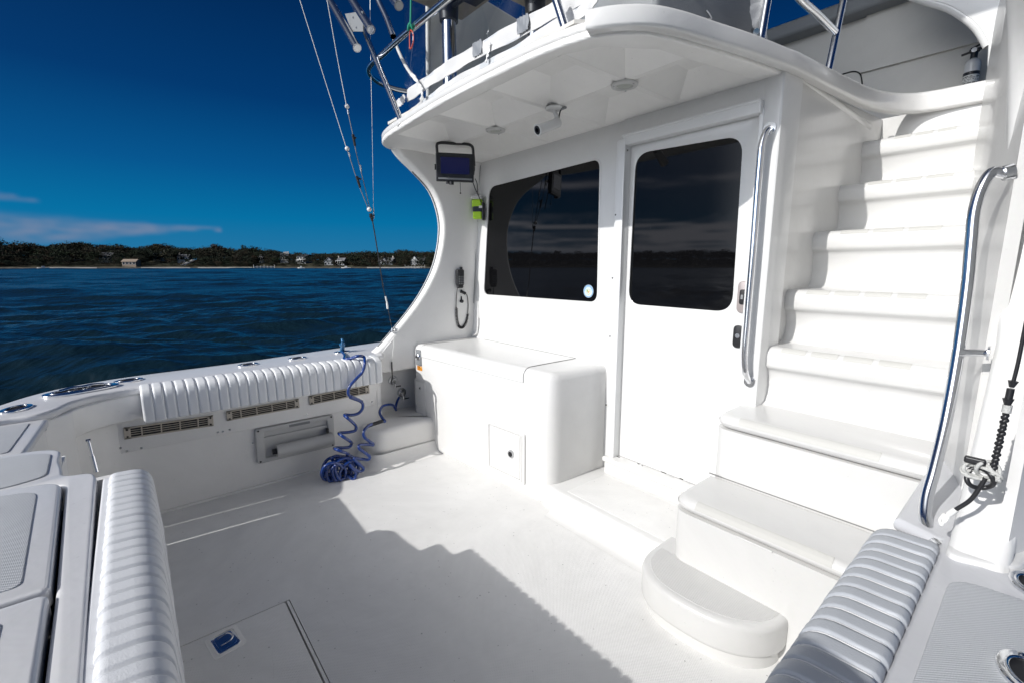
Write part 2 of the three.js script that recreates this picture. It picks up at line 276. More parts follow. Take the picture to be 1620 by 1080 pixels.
{ // the wood on the hills: reads as one mass
  const kinds = [crownGeo(11, 330, 1), crownGeo(29, 330, 1.25), crownGeo(47, 300, .8)], list = [[], [], []]; seed = 99;
  const clear = [[155, 182, 40], [112, 135, 45], [238, 263, 45], [276, 302, 40], [405, 420, 42], [440, 458, 48], [466, 498, 36], [510, 547, 20], [594, 624, 24], [646, 674, 24], [186, 220, 14], [286, 308, 40], [36, 52, 60]];
  for (let k = 0; k < 6900; k++) {
    const phi = k < 4700 ? 50 + rnd() * 53 : k < 6000 ? 103 + rnd() * 57 : 25 + rnd() * 185; const s = k % 4 === 0 ? 9 + rnd() * 20 : 13 + Math.pow(rnd(), .85) * 150, px = pxOf(phi);
    if (phi > 48 && phi < 100 && clear.some(c => px > c[0] - 3 && px < c[1] + 3 && s < c[2] + 2 && !(s < 22 && k % 3 === 0))) continue;
    const d = D(phi) + s, [x, z] = at(phi, d), gy = ground(phi, s), top = skyline(phi);
    let h = s < 20 ? 1.5 + rnd() * 4 : s < 34 ? 2.5 + rnd() * 6 : Math.min(7 + rnd() * 7, Math.max(4, (top - gy) * (.72 + .32 * rnd())));
    if (s > 60) h = Math.max(4, (top * (.82 + .2 * rnd())) - gy);
    list[Math.floor(rnd() * 3)].push([x, gy, z, h, h * (.42 + .3 * rnd()), rnd() * 6.28, Math.floor(rnd() * leafCols.length), .7 + rnd() * .6]);
  }
  list.forEach((L, i) => {
    const im = new THREE.InstancedMesh(kinds[i], leafM, L.length), m = new THREE.Matrix4(), q = new THREE.Quaternion();
    L.forEach((t, k) => { q.setFromAxisAngle(new THREE.Vector3(0, 1, 0), t[5]); const w = Math.max(2.6, Math.min(8, t[4])); m.compose(new THREE.Vector3(t[0], t[1] + t[3] * .42, t[2]), q, new THREE.Vector3(w, t[3] * .55, w)); im.setMatrixAt(k, m); const c = leafCols[t[6]]; im.setColorAt(k, rgb(c[0] * t[7], c[1] * t[7], c[2] * t[7])); });
    im.castShadow = im.receiveShadow = true; im.name = numbered('wood'); scene.add(im);
    tag(im, ['dense autumn wood of green and russet trees on the far shore', 'tall crowns of the wood standing on the far hills', 'low broad crowns of the wood on the far shore'][i], 'wood'); im.userData.kind = 'stuff';
  });
}
function tree(px, base, topy, s, w, col, label) {
  const phi = phiOf(px), d = D(phi) + s, b = far(px, base, d), t = far(px, topy, d), gy = ground(phi, s), h = t[1] - gy;
  const o = thing('shore_tree', label, 'tree', [b[0], gy, b[2]]);
  obj('trunk', [rod([0, 0, 0], [.2, h * .55, 0], .38, .2), rod([.1, h * .4, 0], [w * .3, h * .7, .3], .14, .07), rod([.1, h * .45, 0], [-w * .3, h * .72, -.4], .14, .07)], barkM, o);
  seed = Math.round(px * 7 + 3); const c = crownGeo(Math.round(px) + 5, 620, 1.2); c.scale(w * .62, h * .36, w * .62); c.translate(0, h * .66, 0);
  obj('crown', c, phys({ color: rgb(...col), roughness: 1, side: THREE.DoubleSide }), o);
}
tree(5, 410, 374, 30, 8, [.016, .022, .012], 'tall dark pine at the left end of the far shore');
tree(388, 412, 388, 60, 5, [.02, .03, .014], 'lone taller crown above the wood near the middle of the shore');
tree(252, 405, 385, 80, 8, [.022, .026, .012], 'broad dark crown rising above the pair of small white houses');
tree(345, 410, 387, 70, 11, [.05, .032, .016], 'large russet crown above the bare bank right of the white ramp');
tree(637, 415, 394, 60, 8, [.036, .034, .02], 'thin olive crown just left of the last gabled house');

const wallW = rgb(.54, .54, .52), wallG = rgb(.22, .24, .27), wallB = rgb(.38, .41, .45), roofD = rgb(.06, .065, .075), roofG = rgb(.17, .17, .18), roofT = rgb(.28, .22, .17), brick = rgb(.33, .12, .06);
function house(x0, x1, yb, ye, yt, s, wc, rc, label, opt = {}) {
  const xm = (x0 + x1) / 2, phi = phiOf(xm), d = D(phi) + s, a = far(x0, yb, d), b = far(x1, yb, d), w = Math.hypot(a[0] - b[0], a[2] - b[2]), dep = opt.dep ?? Math.max(6, w * .6);
  const y0 = far(xm, yb, d)[1], eh = far(xm, ye, d)[1] - y0, th = far(xm, yt, d)[1] - y0;
  const o = thing('shore_house', label, 'house', [(a[0] + b[0]) / 2, y0, (a[2] + b[2]) / 2]);
  o.rotation.y = Math.atan2(-(b[2] - a[2]), b[0] - a[0]) - (opt.turn ?? .5);             // local x runs along the shore, local +z faces the water
  const wm = phys({ color: wc, roughness: .8 }), rm = phys({ color: rc, roughness: .85 });
  const ga = opt.gable, gs = [box(w, eh + 3, dep, 0, eh / 2 - 1.5, -dep / 2)];
  obj('wall', gs, wm, o);
  if (ga) { // gable end to the water
    obj('gable', front([[-w / 2, eh], [w / 2, eh], [0, th]], -dep, 0), wm, o);
    for (const q of [-1, 1]) obj('roof', quadStripSlab(q * (w / 2 + .4), eh - .25, 0, th + .12, .5, -dep - .4, .25), rm, o);
  } else {
    obj('roof', [side([[.6, eh - .2], [-dep / 2, th], [-dep - .6, eh - .2]], -w / 2 - .5, w / 2 + .5)], rm, o);
  }
  const win = phys({ color: rgb(.02, .025, .035), roughness: .1 }), tr = phys({ color: rgb(.75, .75, .74), roughness: .6 });
  const fl = Math.max(1, Math.round(eh / 3)), nw = Math.max(2, Math.round(w / 2.6));
  for (let f = 0; f < fl; f++) for (let i = 0; i < nw; i++) {
    const wx = -w / 2 + w * (i + .5) / nw, wy = eh * (f + .52) / fl, W = Math.min(1.5, w / nw * .6), Hh = Math.min(1.7, eh / fl * .58);
    const m = obj('window', box(W, Hh, .12, wx, wy, .03), win, o); obj('frame', [box(W + .3, .14, .16, wx, wy + Hh / 2 + .07, .04), box(W + .3, .14, .16, wx, wy - Hh / 2 - .07, .04), box(.14, Hh, .16, wx - W / 2 - .07, wy, .04), box(.14, Hh, .16, wx + W / 2 + .07, wy, .04)], tr, m);
  }
  for (const [cx, ch] of opt.chim ?? []) obj('chimney', box(.9, ch, .9, cx * w, th, -dep / 2), phys({ color: rgb(.5, .45, .4), roughness: .9 }), o);
  for (const [gx, gw, gh] of opt.dorm ?? []) { obj('gable', front([[gx * w - gw / 2, eh - .3], [gx * w + gw / 2, eh - .3], [gx * w, eh + gh]], -dep / 2, .5), phys({ color: rgb(.6, .62, .63), roughness: .8 }), o); for (const q of [-1, 1]) obj('roof', quadStripSlab(gx * w + q * (gw / 2 + .3), eh - .5, gx * w, eh + gh + .1, .8, -dep / 2, .22), rm, o); }
  if (opt.porch) { obj('porch', [box(w * opt.porch, .25, 3, 0, eh / fl * .95, 1.5), ...[-.5, -.17, .17, .5].map(q => box(.22, eh / fl, .22, q * w * opt.porch * .95, eh / fl * .47, 2.8))], tr, o); }
  if (opt.end) obj('end_wall', box(w * .2, eh * .9, dep * .7, -w * .6, eh * .45, -dep * .4), phys({ color: brick, roughness: .9 }), o);
  return o;
}
function quadStripSlab(x0, y0, x1, y1, z0, z1, t) { const s = mkShape([[x0, y0], [x1, y1], [x1, y1 + t], [x0, y0 + t]]); return ext(s, z0 - z1, 0).translate(0, 0, z1); }
house(156, 177, 413, 404.5, 399, 44, wallW, roofG, 'large white house with a brick end on the wooded slope', { dep: 12, end: 1, porch: .8 });
house(115, 132, 408, 402, 398.5, 60, wallB, roofD, 'dim blue-grey house half hidden by trees left of the brick-ended house', {});
house(39, 50, 403, 399.5, 396.5, 70, wallG, roofD, 'faint grey house high in the trees at the left end of the shore', {});
house(240, 245.5, 408, 403.5, 400.5, 50, wallW, roofG, 'small white cottage, left of the close pair on the slope', { gable: 1 });
house(251, 260, 408, 402.5, 398.5, 52, wallW, roofG, 'white gabled house with a pointed roof, right of the close pair', { gable: 1, chim: [[.3, 2.5]] });
house(279, 299, 413, 406.5, 402.5, 46, wallB, roofG, 'pale grey house above the white ramp', { chim: [[-.42, 3.5]] });
house(409, 417, 411, 406.5, 403, 50, wallW, roofG, 'small white house above the stone dock', { porch: 1.3 });
house(442, 456, 412, 405.5, 400.5, 54, wallW, roofD, 'white house with several chimneys under the treetops', { chim: [[.4, 3], [-.1, 2.4], [.15, 2.8]], gable: 0 });
house(468.5, 484, 415.5, 406.5, 402.5, 40, wallW, roofD, 'tall white house with dark roof standing clear of the trees', { dep: 14, porch: .8 });
house(512, 528, 420.5, 414, 408, 22, wallG, roofG, 'blue-grey shingled cottage with a big gable by the water', { gable: 1 });
house(532, 545, 420.5, 412.5, 408, 22, wallB, roofG, 'pale house with a white chimney beside the shingled cottage', { chim: [[-.42, 4]], porch: .9 });
house(596.5, 622, 420, 413, 408, 26, wallG, roofG, 'grey shingle house with two dormer gables and end chimneys', { chim: [[-.4, 2.6], [.42, 3]], dorm: [[-.05, 5, 2.6], [.28, 4, 2]] });
house(648.5, 672, 420, 412.5, 407, 26, wallG, roofG, 'grey house with one wide white-trimmed gable above the pilings', { dorm: [[-.2, 7, 3.6]], porch: .5 });
house(191, 216, 420, 414, 410, 12, roofT, roofT, 'low brown boathouse at the edge of the beach', { dep: 7 });
house(180, 187, 411, 408.5, 407, 38, wallW, roofG, 'small white shed right of the brick-ended house', {});
{ // white ramp, docks, flagpole, small craft
  const white = phys({ color: rgb(.66, .64, .60), roughness: .9 }), wood = phys({ color: rgb(.38, .36, .33), roughness: .9 });
  { const phi = phiOf(298), a = far(289, 419.5, D(phi) + 10), b = far(306, 411.5, D(phi) + 34); const o = thing('beach_stairs', 'white stairs climbing the bare bank from the beach', 'stairs', a); const dx = b[0] - a[0], dy = b[1] - a[1], dz = b[2] - a[2]; for (let k = 0; k < 12; k++) obj('step', box(3.4, .5, 3.0, dx * k / 11, dy * k / 11, dz * k / 11), white, o); }
  const dock = (x0, x1, y, s, label, extra) => { const phi = phiOf((x0 + x1) / 2), d = D(phi) + s, a = far(x0, y, d), b = far(x1, y, d), w = Math.hypot(b[0] - a[0], b[2] - a[2]); const o = thing('dock', label, 'dock', [(a[0] + b[0]) / 2, 0, (a[2] + b[2]) / 2]); o.rotation.y = Math.atan2(-(b[2] - a[2]), b[0] - a[0]); obj('deck', box(w, .5, 3, 0, .75, 0), extra ? white : wood, o); const n = Math.round(w / 2.6); for (let k = 0; k <= n; k++) obj('piling', rod([-w / 2 + w * k / n, -1, 1.5], [-w / 2 + w * k / n, 1.6 + (k % 3 ? 0 : .8), 1.5], .2), extra ? white : wood, o); if (extra) obj('wall', box(w * .98, 1.4, 2.4, 0, 0, -.1), white, o); };
  dock(401, 434, 422, -7, 'pale stone dock with posts near the middle of the shore', 1);
  dock(361, 380, 421, -5, 'short grey dock with boat lifts left of the stone dock', 0);
  dock(641, 672, 424, -7, 'grey timber pier on pilings below the last gabled house', 0);
  dock(190, 217, 421, -3, 'low grey dock in front of the brown boathouse', 0);
  { const d = D(phiOf(504)) + 8, b = far(504, 421, d), t = far(504, 408, d); const o = thing('flagpole', 'bare pale pole standing by the water left of the shingled cottage', 'pole', b); obj('shaft', rod([0, -1, 0], [0, t[1] - b[1], 0], .3, .2), white, o); obj('base', rod([0, -1.2, 0], [0, .5, 0], .8), white, o); }
  const craft = (px, y, s, L, label) => { const d = D(phiOf(px)) + s, b = far(px, y, d), o = thing('small_boat', label, 'boat', [b[0], WATER, b[2]]); o.rotation.y = phiOf(px) * Math.PI / 180 - Math.PI; const h = plan(spl([[-L / 2, -.9], [L * .2, -1], [L / 2, 0], [L * .2, 1], [-L / 2, .9]], 16), -.2, .75, .1); obj('hull', h, white, o); obj('cabin', rbox(L * .28, 1.1, 1.3, .2, 0, 1.2, 0), M.bulk, o); obj('windscreen', rbox(.12, .6, 1.2, .05, L * .16, 1.3, 0), M.glass, o); };
  craft(476, 423, -26, 5, 'tiny white moored boat nearest the tall white house');
  craft(547, 422.5, -8, 7, 'white motorboat moored before the pale chimney house');
  craft(370, 421, -12, 6, 'white motorboat lying at the short grey dock');
  craft(67, 419.5, -4, 7, 'pale boat at the left end of the beach');
}

// ------------------------------------------------------------------ the boat: cockpit floor, sides, transom
const ZB = -2.22;                                        // aft face of the cabin bulkhead
{ // sole with a cut-out for the hatch
  const hx0 = -1.94, hx1 = -.55, hz0 = -.385, hz1 = .02;
  const o = struct(obj('cockpit_floor', [plan(rect(-3.6, .1, -2.6, .75), -.06, 0, 0, [rect(hx0, hx1, hz0, hz1)])], M.sole), 'white moulded non-skid floor of the cockpit', 'floor');
  obj('gutter', box(hx1 - hx0 + .02, .04, hz1 - hz0 + .02, (hx0 + hx1) / 2, -.062, (hz0 + hz1) / 2), M.gap, o);
  // cove where floor meets port side
  const h = thing('floor_hatch', 'white floor hatch with a flush chrome latch beside the transom', 'hatch', [0, 0, 0]);
  obj('lid', plan(roundPoly(rect(hx0 + .004, hx1 - .004, hz0 + .019, hz1 - .004), .012), -.03, .001, .003), M.sole, h);
  obj('drain_lip', rbox(hx1 - hx0 - .006, .03, .010, .002, (hx0 + hx1) / 2, -.0155, hz0 + .008), M.gelIn, h);
  const l = obj('latch', [plan(roundPoly([[-.052, -.036], [.046, -.04], [.052, .034], [-.046, .04]], .012), 0, .005, .002)], M.chrome, h); l.position.set(-1.855, .0012, -.138); l.rotation.y = .1; l.scale.set(1.05, 1, 1.05);
  obj('recess', plan(roundPoly([[-.04, -.027], [.036, -.03], [.04, .025], [-.036, .03]], .012), .0052, .0072, .001), M.blueLatch, l);
  obj('handle', tube([[-.022, .008, .02], [-.024, .013, -.012], [-.012, .014, -.02], [.01, .014, -.022], [.02, .013, -.012], [.02, .008, .018]], .0028, 30, 8), M.chrome, l);
  obj('flange', [plan(roundPoly([[-.066, -.05], [.06, -.054], [.066, .048], [-.06, .054]], .016), -.001, .0016, .001)], M.gelIn, l);
}
const capOuter = [[-3.80, -2.6], [-3.74, -2.1], [-3.69, -1.7], [-3.64, -1.4], [-3.56, -.95], [-3.48, -.5], [-3.45, 0], [-3.42, .16], [-3.36, .31], [-3.26, .43], [-3.10, .53], [-2.86, .63], [-2.5, .74]];
{ // port gunwale
  const g = thing('port_gunwale', 'white port gunwale with a broad cap over the cockpit side', 'gunwale');
  const out = spl(capOuter.map(p => [p[0], 0, p[1]]), 70).map(p => [p[0], p[2]]);
  const inn = spl([[-2.5, 0, .66], [-2.74, 0, .58], [-2.795, 0, .47], [-2.80, 0, .37], [-2.86, 0, .315], [-2.97, 0, .27], [-3.05, 0, .18], [-3.09, 0, .05], [-3.10, 0, -.1], [-3.10, 0, -.6], [-3.10, 0, -1.36], [-3.2, 0, -1.42], [-3.2, 0, -2.6]], 80).map(p => [p[0], p[2]]);
  obj('cap', plan([...out, ...inn], .722, .762, .014), M.capGel, g);
  // coaming board below the cap, sweeping round the after corner
  const co = spl([[-3.105, 0, -1.345], [-3.105, 0, -.6], [-3.10, 0, .03], [-3.07, 0, .14], [-3.0, 0, .235], [-2.90, 0, .29]], 40).map(p => [p[0], p[2]]);
  obj('coaming', planWall(co.reverse(), .035, .585, .724, .012), M.gelIn, g);
  const jm = spl([[-2.99, 0, .34], [-2.975, 0, .29], [-2.93, 0, .272], [-2.87, 0, .305], [-2.81, 0, .36], [-2.795, 0, .42]], 24).map(p => [p[0], p[2]]);
  obj('door_jamb', planWall(jm.reverse(), .04, -.02, .724, .012), M.gelIn, g);
  const iw = [[-3.16, -1.36], [-3.16, .02], [-3.15, .12], [-3.10, .20], [-2.99, .29]];
  obj('inner_wall', planWall(iw.reverse(), .03, -.03, .7, 0), M.gelIn, g);
  obj('recess_wall', [box(.03, .75, .95, -3.36, .345, -1.75), box(.21, .75, .03, -3.262, .345, -1.345)], M.gelIn, g);
  const hull = out.filter(p => p[1] < .5);
  obj('hull_side', planWall(hull.map(p => [p[0] + .03, p[1]]), .03, -.7, .724), M.gel, g);
  // cove at the floor
  obj('cove', side([[-1.3, 0], [.2, 0], [.2, .012], [-1.3, .012]], -3.16, -3.145), M.gelIn, g);
}
function pleat(profile, len, puff) {                     // one stuffed pleat: profile [a, b] swept a short way
  const n = profile.length, nor = profile.map((p, i) => { const a = profile[Math.max(0, i - 1)], b = profile[Math.min(n - 1, i + 1)], dx = b[0] - a[0], dy = b[1] - a[1], l = Math.hypot(dx, dy); return [-dy / l, dx / l]; });
  const nv = 8;
  return grid((u, v) => { const i = Math.round(u * (n - 1)), t = 2 * v - 1, e = puff * Math.sqrt(Math.max(0, 1 - Math.pow(Math.abs(t), 5))) - puff * .9 * Math.pow(Math.abs(t), 22); return [profile[i][0] + nor[i][0] * e, profile[i][1] + nor[i][1] * e, (v - .5) * len]; }, n - 1, nv);
}
function bolster(name, label, prof, n, pitch, mat, place, piping, puff = .0036) {
  const o = thing(name, label, 'bolster');
  const base = roundPoly(prof.pts, prof.r, 7), g = fin(pleat(base, pitch * .998, puff)), g2 = fin(pleat(base, pitch * .998, puff * 1.2)), pg = piping ? fin(tube(base.map(p => [p[0], p[1], 0]), .0024, base.length * 2, 6)) : null;
  const np = base.length, core = fin(ext(mkShape(base.map((p, i) => { const a = base[Math.max(0, i - 1)], b = base[Math.min(np - 1, i + 1)], l = Math.hypot(b[0] - a[0], b[1] - a[1]); return [p[0] + (b[1] - a[1]) / l * .006, p[1] - (b[0] - a[0]) / l * .006]; })), n * pitch, 0));
  core.translate(0, 0, -pitch / 2); boxUV(core);
  const c = new THREE.Mesh(core, mat); c.name = numbered('core'); c.castShadow = c.receiveShadow = true; o.add(c);
  for (let k = 0; k < n; k++) {
    const m = new THREE.Mesh(k % 3 === 1 ? g2 : g, mat); m.name = numbered('pleat'); m.castShadow = m.receiveShadow = true; m.position.z = k * pitch; o.add(m);
    if (pg && k) { const q = new THREE.Mesh(pg, M.piping); q.name = numbered('piping'); q.castShadow = q.receiveShadow = true; q.position.z = (k - .5) * pitch; o.add(q); }
  }
  place(o, n * pitch); return o;
}
// profiles run from the back of the top, over the rounded edge, down the face
bolster('port_bolster', 'white pleated bolster cushion along the port gunwale above the vents', { pts: [[-3.103, .60], [-3.103, .773], [-2.975, .768], [-2.972, .595]], r: [0, .012, .055, .012] }, 27, .0487, M.vinyl, o => { o.position.z = -1.275; });
const mat2 = phys({ color: rgb(.70, .71, .73), roughness: .45, bumpMap: texVinyl, bumpScale: .0005 });
bolster('transom_bolster', 'grey-white pleated bolster cushion along the transom', { pts: [[-.106, .56], [-.106, .757], [-.014, .752], [-.002, .54]], r: [0, .016, .055, .012] }, 36, .0445, mat2, o => { o.rotation.y = Math.PI / 2; o.position.set(-1.815, 0, 0); const bk = new THREE.Mesh(fin(rbox(.03, .18, 36 * .0445 + .03, .006, -.112, .655, 36 * .0445 / 2 - .02)), mat2); bk.name = numbered('backing'); bk.castShadow = bk.receiveShadow = true; o.add(bk); }, false, .0058);
bolster('starboard_bolster', 'light grey pleated bolster with white piping along the starboard gunwale', { pts: [[.105, .56], [.105, .768], [.222, .765], [.236, .55]], r: [0, .012, .05, .012] }, 30, .0455, M.vinylGrey, o => { o.rotation.y = Math.PI; o.position.set(0, 0, -.03); }, true, .0045);
{ // transom with the fish box lids and the boarding door
  const t = thing('transom', 'grey-white transom with non-skid lids behind the long bolster', 'transom');
  const edge = spl([[-.1, 0, .10], [-.9, 0, .122], [-1.5, 0, .135], [-1.86, 0, .142]], 14).map(p => [p[0], p[2]]);
  const top = [...edge, ...roundPoly([[-1.86, .142], [-1.915, .150], [-1.94, .225], [-2.03, .232], [-2.10, .245], [-2.24, .25], [-2.285, .32], [-2.29, .78], [-.1, .78]], [0, .03, .03, .03, .02, .04, .03, 0, 0]).slice(1)];
  const well = roundPoly([[-1.90, .345], [-1.868, .212], [-1.245, .180], [-1.19, .178], [-.35, .148], [-.35, .7], [-1.90, .7]], [.03, .05, .0, 0, .03, .03, .03]);
  const l1 = roundPoly([[-1.894, .347], [-1.862, .219], [-1.226, .186], [-1.224, .694], [-1.894, .694]], [.03, .05, .02, .02, .03]);
  const l2 = roundPoly([[-1.214, .186], [-.356, .155], [-.356, .694], [-1.214, .694]], .02);
  obj('top', plan(top, .70, .75, .008, [well]), M.capGel, t);
  const grow = (p, e) => { const cx = p.reduce((a, q) => a + q[0], 0) / p.length, cz = p.reduce((a, q) => a + q[1], 0) / p.length; return p.map(q => [q[0] + Math.sign(cx - q[0]) * Math.min(e, Math.abs(cx - q[0])), q[1] + Math.sign(cz - q[1]) * Math.min(e, Math.abs(cz - q[1]))]); };
  for (const [i, p] of [l1, l2].entries()) {
    const lid = obj('lid', plan(p, .715, .762, .009), M.capGel, t);
    obj('non_skid_panel', plan(grow(p, i ? .055 : .045), .760, .7645, .002), M.deckGrey, lid);
    if (!i) obj('gutter', plan(well, .66, .668), M.gap, lid);
  }
  obj('latch', rbox(.05, .012, .03, .006, -1.72, .773, .36), M.black, t);
  obj('non_skid_panel', plan(roundPoly([[-1.965, .262], [-2.2, .272], [-2.245, .34], [-2.25, .7], [-1.945, .7], [-1.935, .34]], .03), .749, .754, .002), M.deckGrey, t);
  obj('inner_wall', [box(1.87, .72, .03, -1.025, .35, .075), box(.03, .72, .20, -1.955, .35, .17), box(.33, .72, .03, -2.12, .35, .262), box(.03, .72, .4, -2.275, .35, .46)], M.gelIn, t);
  obj('outer_wall', box(2.2, 1.4, .05, -1.2, .02, .76), M.gel, t);
  const d = thing('transom_door', 'closed white transom door with a ribbed top flap in the port corner', 'door');
  obj('flap', plan(roundPoly([[-2.298, .352], [-2.785, .335], [-2.785, .66], [-2.298, .66]], .015), .705, .742, .012), M.capGel, d);
  obj('non_skid_panel', plan(roundPoly([[-2.34, .395], [-2.74, .385], [-2.74, .63], [-2.34, .63]], .02), .741, .7455, .002), M.deckGrey, d);
  obj('leaf', rbox(.482, .70, .045, .008, -2.541, .36, .372), M.gelIn, d);
  obj('hinge', [rod([-2.80, .70, .352], [-2.76, .70, .348], .006), rod([-2.33, .722, .355], [-2.31, .722, .355], .006)], M.steel, d);
  const r = thing('gas_strut', 'slim polished strut standing by the transom door jamb', 'strut');
  const a = P(139, 696, 'x', -2.64), b = P(152, 746, 'x', -2.60);
  obj('cylinder', rod(P(145, 720, 'x', -2.62), b, .0095), M.chrome, r); obj('shaft', rod(a, P(146, 722, 'x', -2.62), .006), M.chrome, r); obj('pin', rod([a[0], a[1], a[2] - .008], [a[0], a[1], a[2] + .008], .006), M.steel, r);
}
{ // starboard covering board
  const g = thing('starboard_gunwale', 'light grey non-skid starboard gunwale cap beside the piped bolster', 'gunwale');
  obj('cap', plan([[-.103, .6], [-.103, -1.36], [-.11, -1.42], [-.2, -1.46], [-.2, -2.6], [.55, -2.6], [.42, -1.4], [.30, -.4], [.26, .6]], .722, .76, .016), M.deckSmooth, g);
  obj('non_skid_panel', plan(roundPoly([[-.068, .5], [-.070, -1.255], [.34, -1.31], [.24, -.3], [.2, .5]], .05), .758, .7625, .002), M.deckGrey, g);
  obj('inner_wall', [box(.04, .75, 2.2, -.12, .345, -.5)], M.gelIn, g);
  obj('hull_side', planWall([[.26, .6], [.30, -.4], [.42, -1.4], [.55, -2.6]], .03, -.7, .722), M.gel, g);
}
// polished fittings let into the caps
function rodHolder(px, py, y, rot, label, sc = 1) {
  const c = P(px, py, 'y', y), o = thing('rod_holder', label, 'rod holder', c, 'flush rod holders in the gunwale caps'); o.rotation.y = rot;
  const n = 40, el = (a, b) => Array.from({ length: n }, (_, i) => [Math.cos(i / n * 6.2832) * a, Math.sin(i / n * 6.2832) * b]);
  obj('flange', plan(el(.046 * sc, .066 * sc), -.002, .007, .003, [el(.031 * sc, .046 * sc)]), M.chrome, o);
  obj('cup', plan(el(.031 * sc, .046 * sc), -.012, .002, 0), M.dark, o);
  obj('rim', tube(Array.from({ length: 24 }, (_, i) => [Math.cos(i / 24 * 6.2832) * .0315 * sc, .006, Math.sin(i / 24 * 6.2832) * .0465 * sc]), .003, 72, 8, true), M.chrome, o);
  obj('screw', [[0, .057], [0, -.057]].map(q => lathe([[0, .0092], [.004, .0085], [.005, .006]], q[0] * sc, 0, q[1] * sc, 10)), M.steel, o);
  return o;
}
rodHolder(25, 647, .763, 1.15, 'oval chrome rod holder in the aft port corner by the transom door', 1.05);
rodHolder(203, 602, .763, .12, 'oval chrome rod holder just forward of the long chrome hawse fitting', 1.0);
rodHolder(392, 577, .763, .1, 'chrome rod holder near the middle of the port cap', .92);
rodHolder(470, 567, .763, .1, 'chrome rod holder on the port cap nearest the hose nozzle, without a hose in it', .92);
rodHolder(541, 557, .763, .1, 'chrome rod holder on the port cap holding the blue hose nozzle', .92);
rodHolder(1634, 928, .763, .25, 'chrome rod holder on the grey starboard cap near the rope', .72);
rodHolder(1630, 1072, .763, .25, 'chrome rod holder on the grey starboard cap in the lower right corner', .82);
{
  const c = P(130, 618, 'y', .763), o = thing('hawse_cleat', 'long oval chrome hawse fitting with a cleat inside on the aft port cap', 'cleat', c); o.rotation.y = .28;
  const n = 48, el = (a, b) => Array.from({ length: n }, (_, i) => { const t = i / n * 6.2832, cx = Math.cos(t), s = Math.sin(t); return [Math.sign(cx) * Math.pow(Math.abs(cx), .8) * a, Math.sign(s) * Math.pow(Math.abs(s), .8) * b]; });
  obj('flange', plan(el(.064, .150), -.002, .012, .005, [el(.040, .115)]), M.chrome, o);
  obj('well', plan(el(.040, .115), -.03, .001, 0), M.dark, o);
  obj('rim', tube(el(.042, .118).filter((_, i) => i % 2 === 0).map(q => [q[0], .011, q[1]]), .0055, 110, 10, true), M.chrome, o);
  obj('horn', tube([[0, .018, -.085], [0, .024, -.04], [0, .022, 0], [0, .024, .04], [0, .018, .085]], .009, 30, 10), M.chrome, o);
  obj('post', [rod([0, -.01, -.025], [0, .022, -.025], .010), rod([0, -.01, .025], [0, .022, .025], .010)], M.chrome, o);
}
{ // vent panel under the port bolster
  const X = -3.158, o = thing('vent_panel', 'white panel with three slatted engine vents under the port bolster', 'vent panel');
  obj('panel', side(roundPoly([[.135, .40], [.145, .585], [-1.345, .585], [-1.30, .385]], .01), X, X + .014, .004), M.gelIn, o);
  const vent = (pts, lab) => { // centre line by its four measured corners
    const [tl, tr, bl] = pts.map(q => P(q[0], q[1], 'x', X + .016)); const L = tl[2] - tr[2], h = tl[1] - bl[1], zc = (tl[2] + tr[2]) / 2, yc = (tl[1] + tr[1]) / 2 - h / 2, tilt = Math.atan2(tr[1] - tl[1], L);
    const v = new THREE.Group(); v.name = numbered('vent_grille'); v.position.set(X + .0155, yc, zc); v.rotation.order = 'YXZ'; v.rotation.x = tilt; o.add(v); if (lab) v.userData.label = lab;
    obj('back', box(.004, h * .86, L * .86, -.001, 0, -0.0), M.gap, v);
    obj('rim', [rbox(.010, h * .13, L, .002, .004, h / 2 - h * .065, 0), rbox(.010, h * .13, L, .002, .004, -h / 2 + h * .065, 0), rbox(.010, h, L * .07, .002, .004, 0, L / 2 - L * .035), rbox(.010, h, L * .07, .002, .004, 0, -L / 2 + L * .035)], M.tanGrille, v);
    for (let k = 1; k < 4; k++) obj('slat', rbox(.007, h * .055, L * .88, .002, .003, -h * .37 + h * .74 * k / 4, 0), M.tanGrille, v);
    for (const q of [-.30, -.10, .10, .30]) obj('mullion', rbox(.009, h * .8, L * .016, .002, .0035, 0, q * L * 1.05), M.tanGrille, v);
    obj('screw', [[1, 1], [1, -1], [-1, 1], [-1, -1]].map(q => rod([.008, q[0] * h * .3, q[1] * L * .465], [.0115, q[0] * h * .3, q[1] * L * .465], .005)), M.dark, v);
  };
  vent([[194, 676], [336, 656], [197, 694]]);
  vent([[357, 650], [472, 630], [359, 665]]);
  vent([[488, 626], [583, 608], [490, 640]]);
  obj('screw', [[190, 708], [200, 713], [223, 708], [344, 683], [352, 682], [363, 679], [400, 700], [486, 655], [588, 635]].map(q => { const c = P(q[0], q[1], 'x', X + .014); return rod([c[0] - .002, c[1], c[2]], [c[0] + .003, c[1], c[2]], .0055); }), M.steel, o);
}
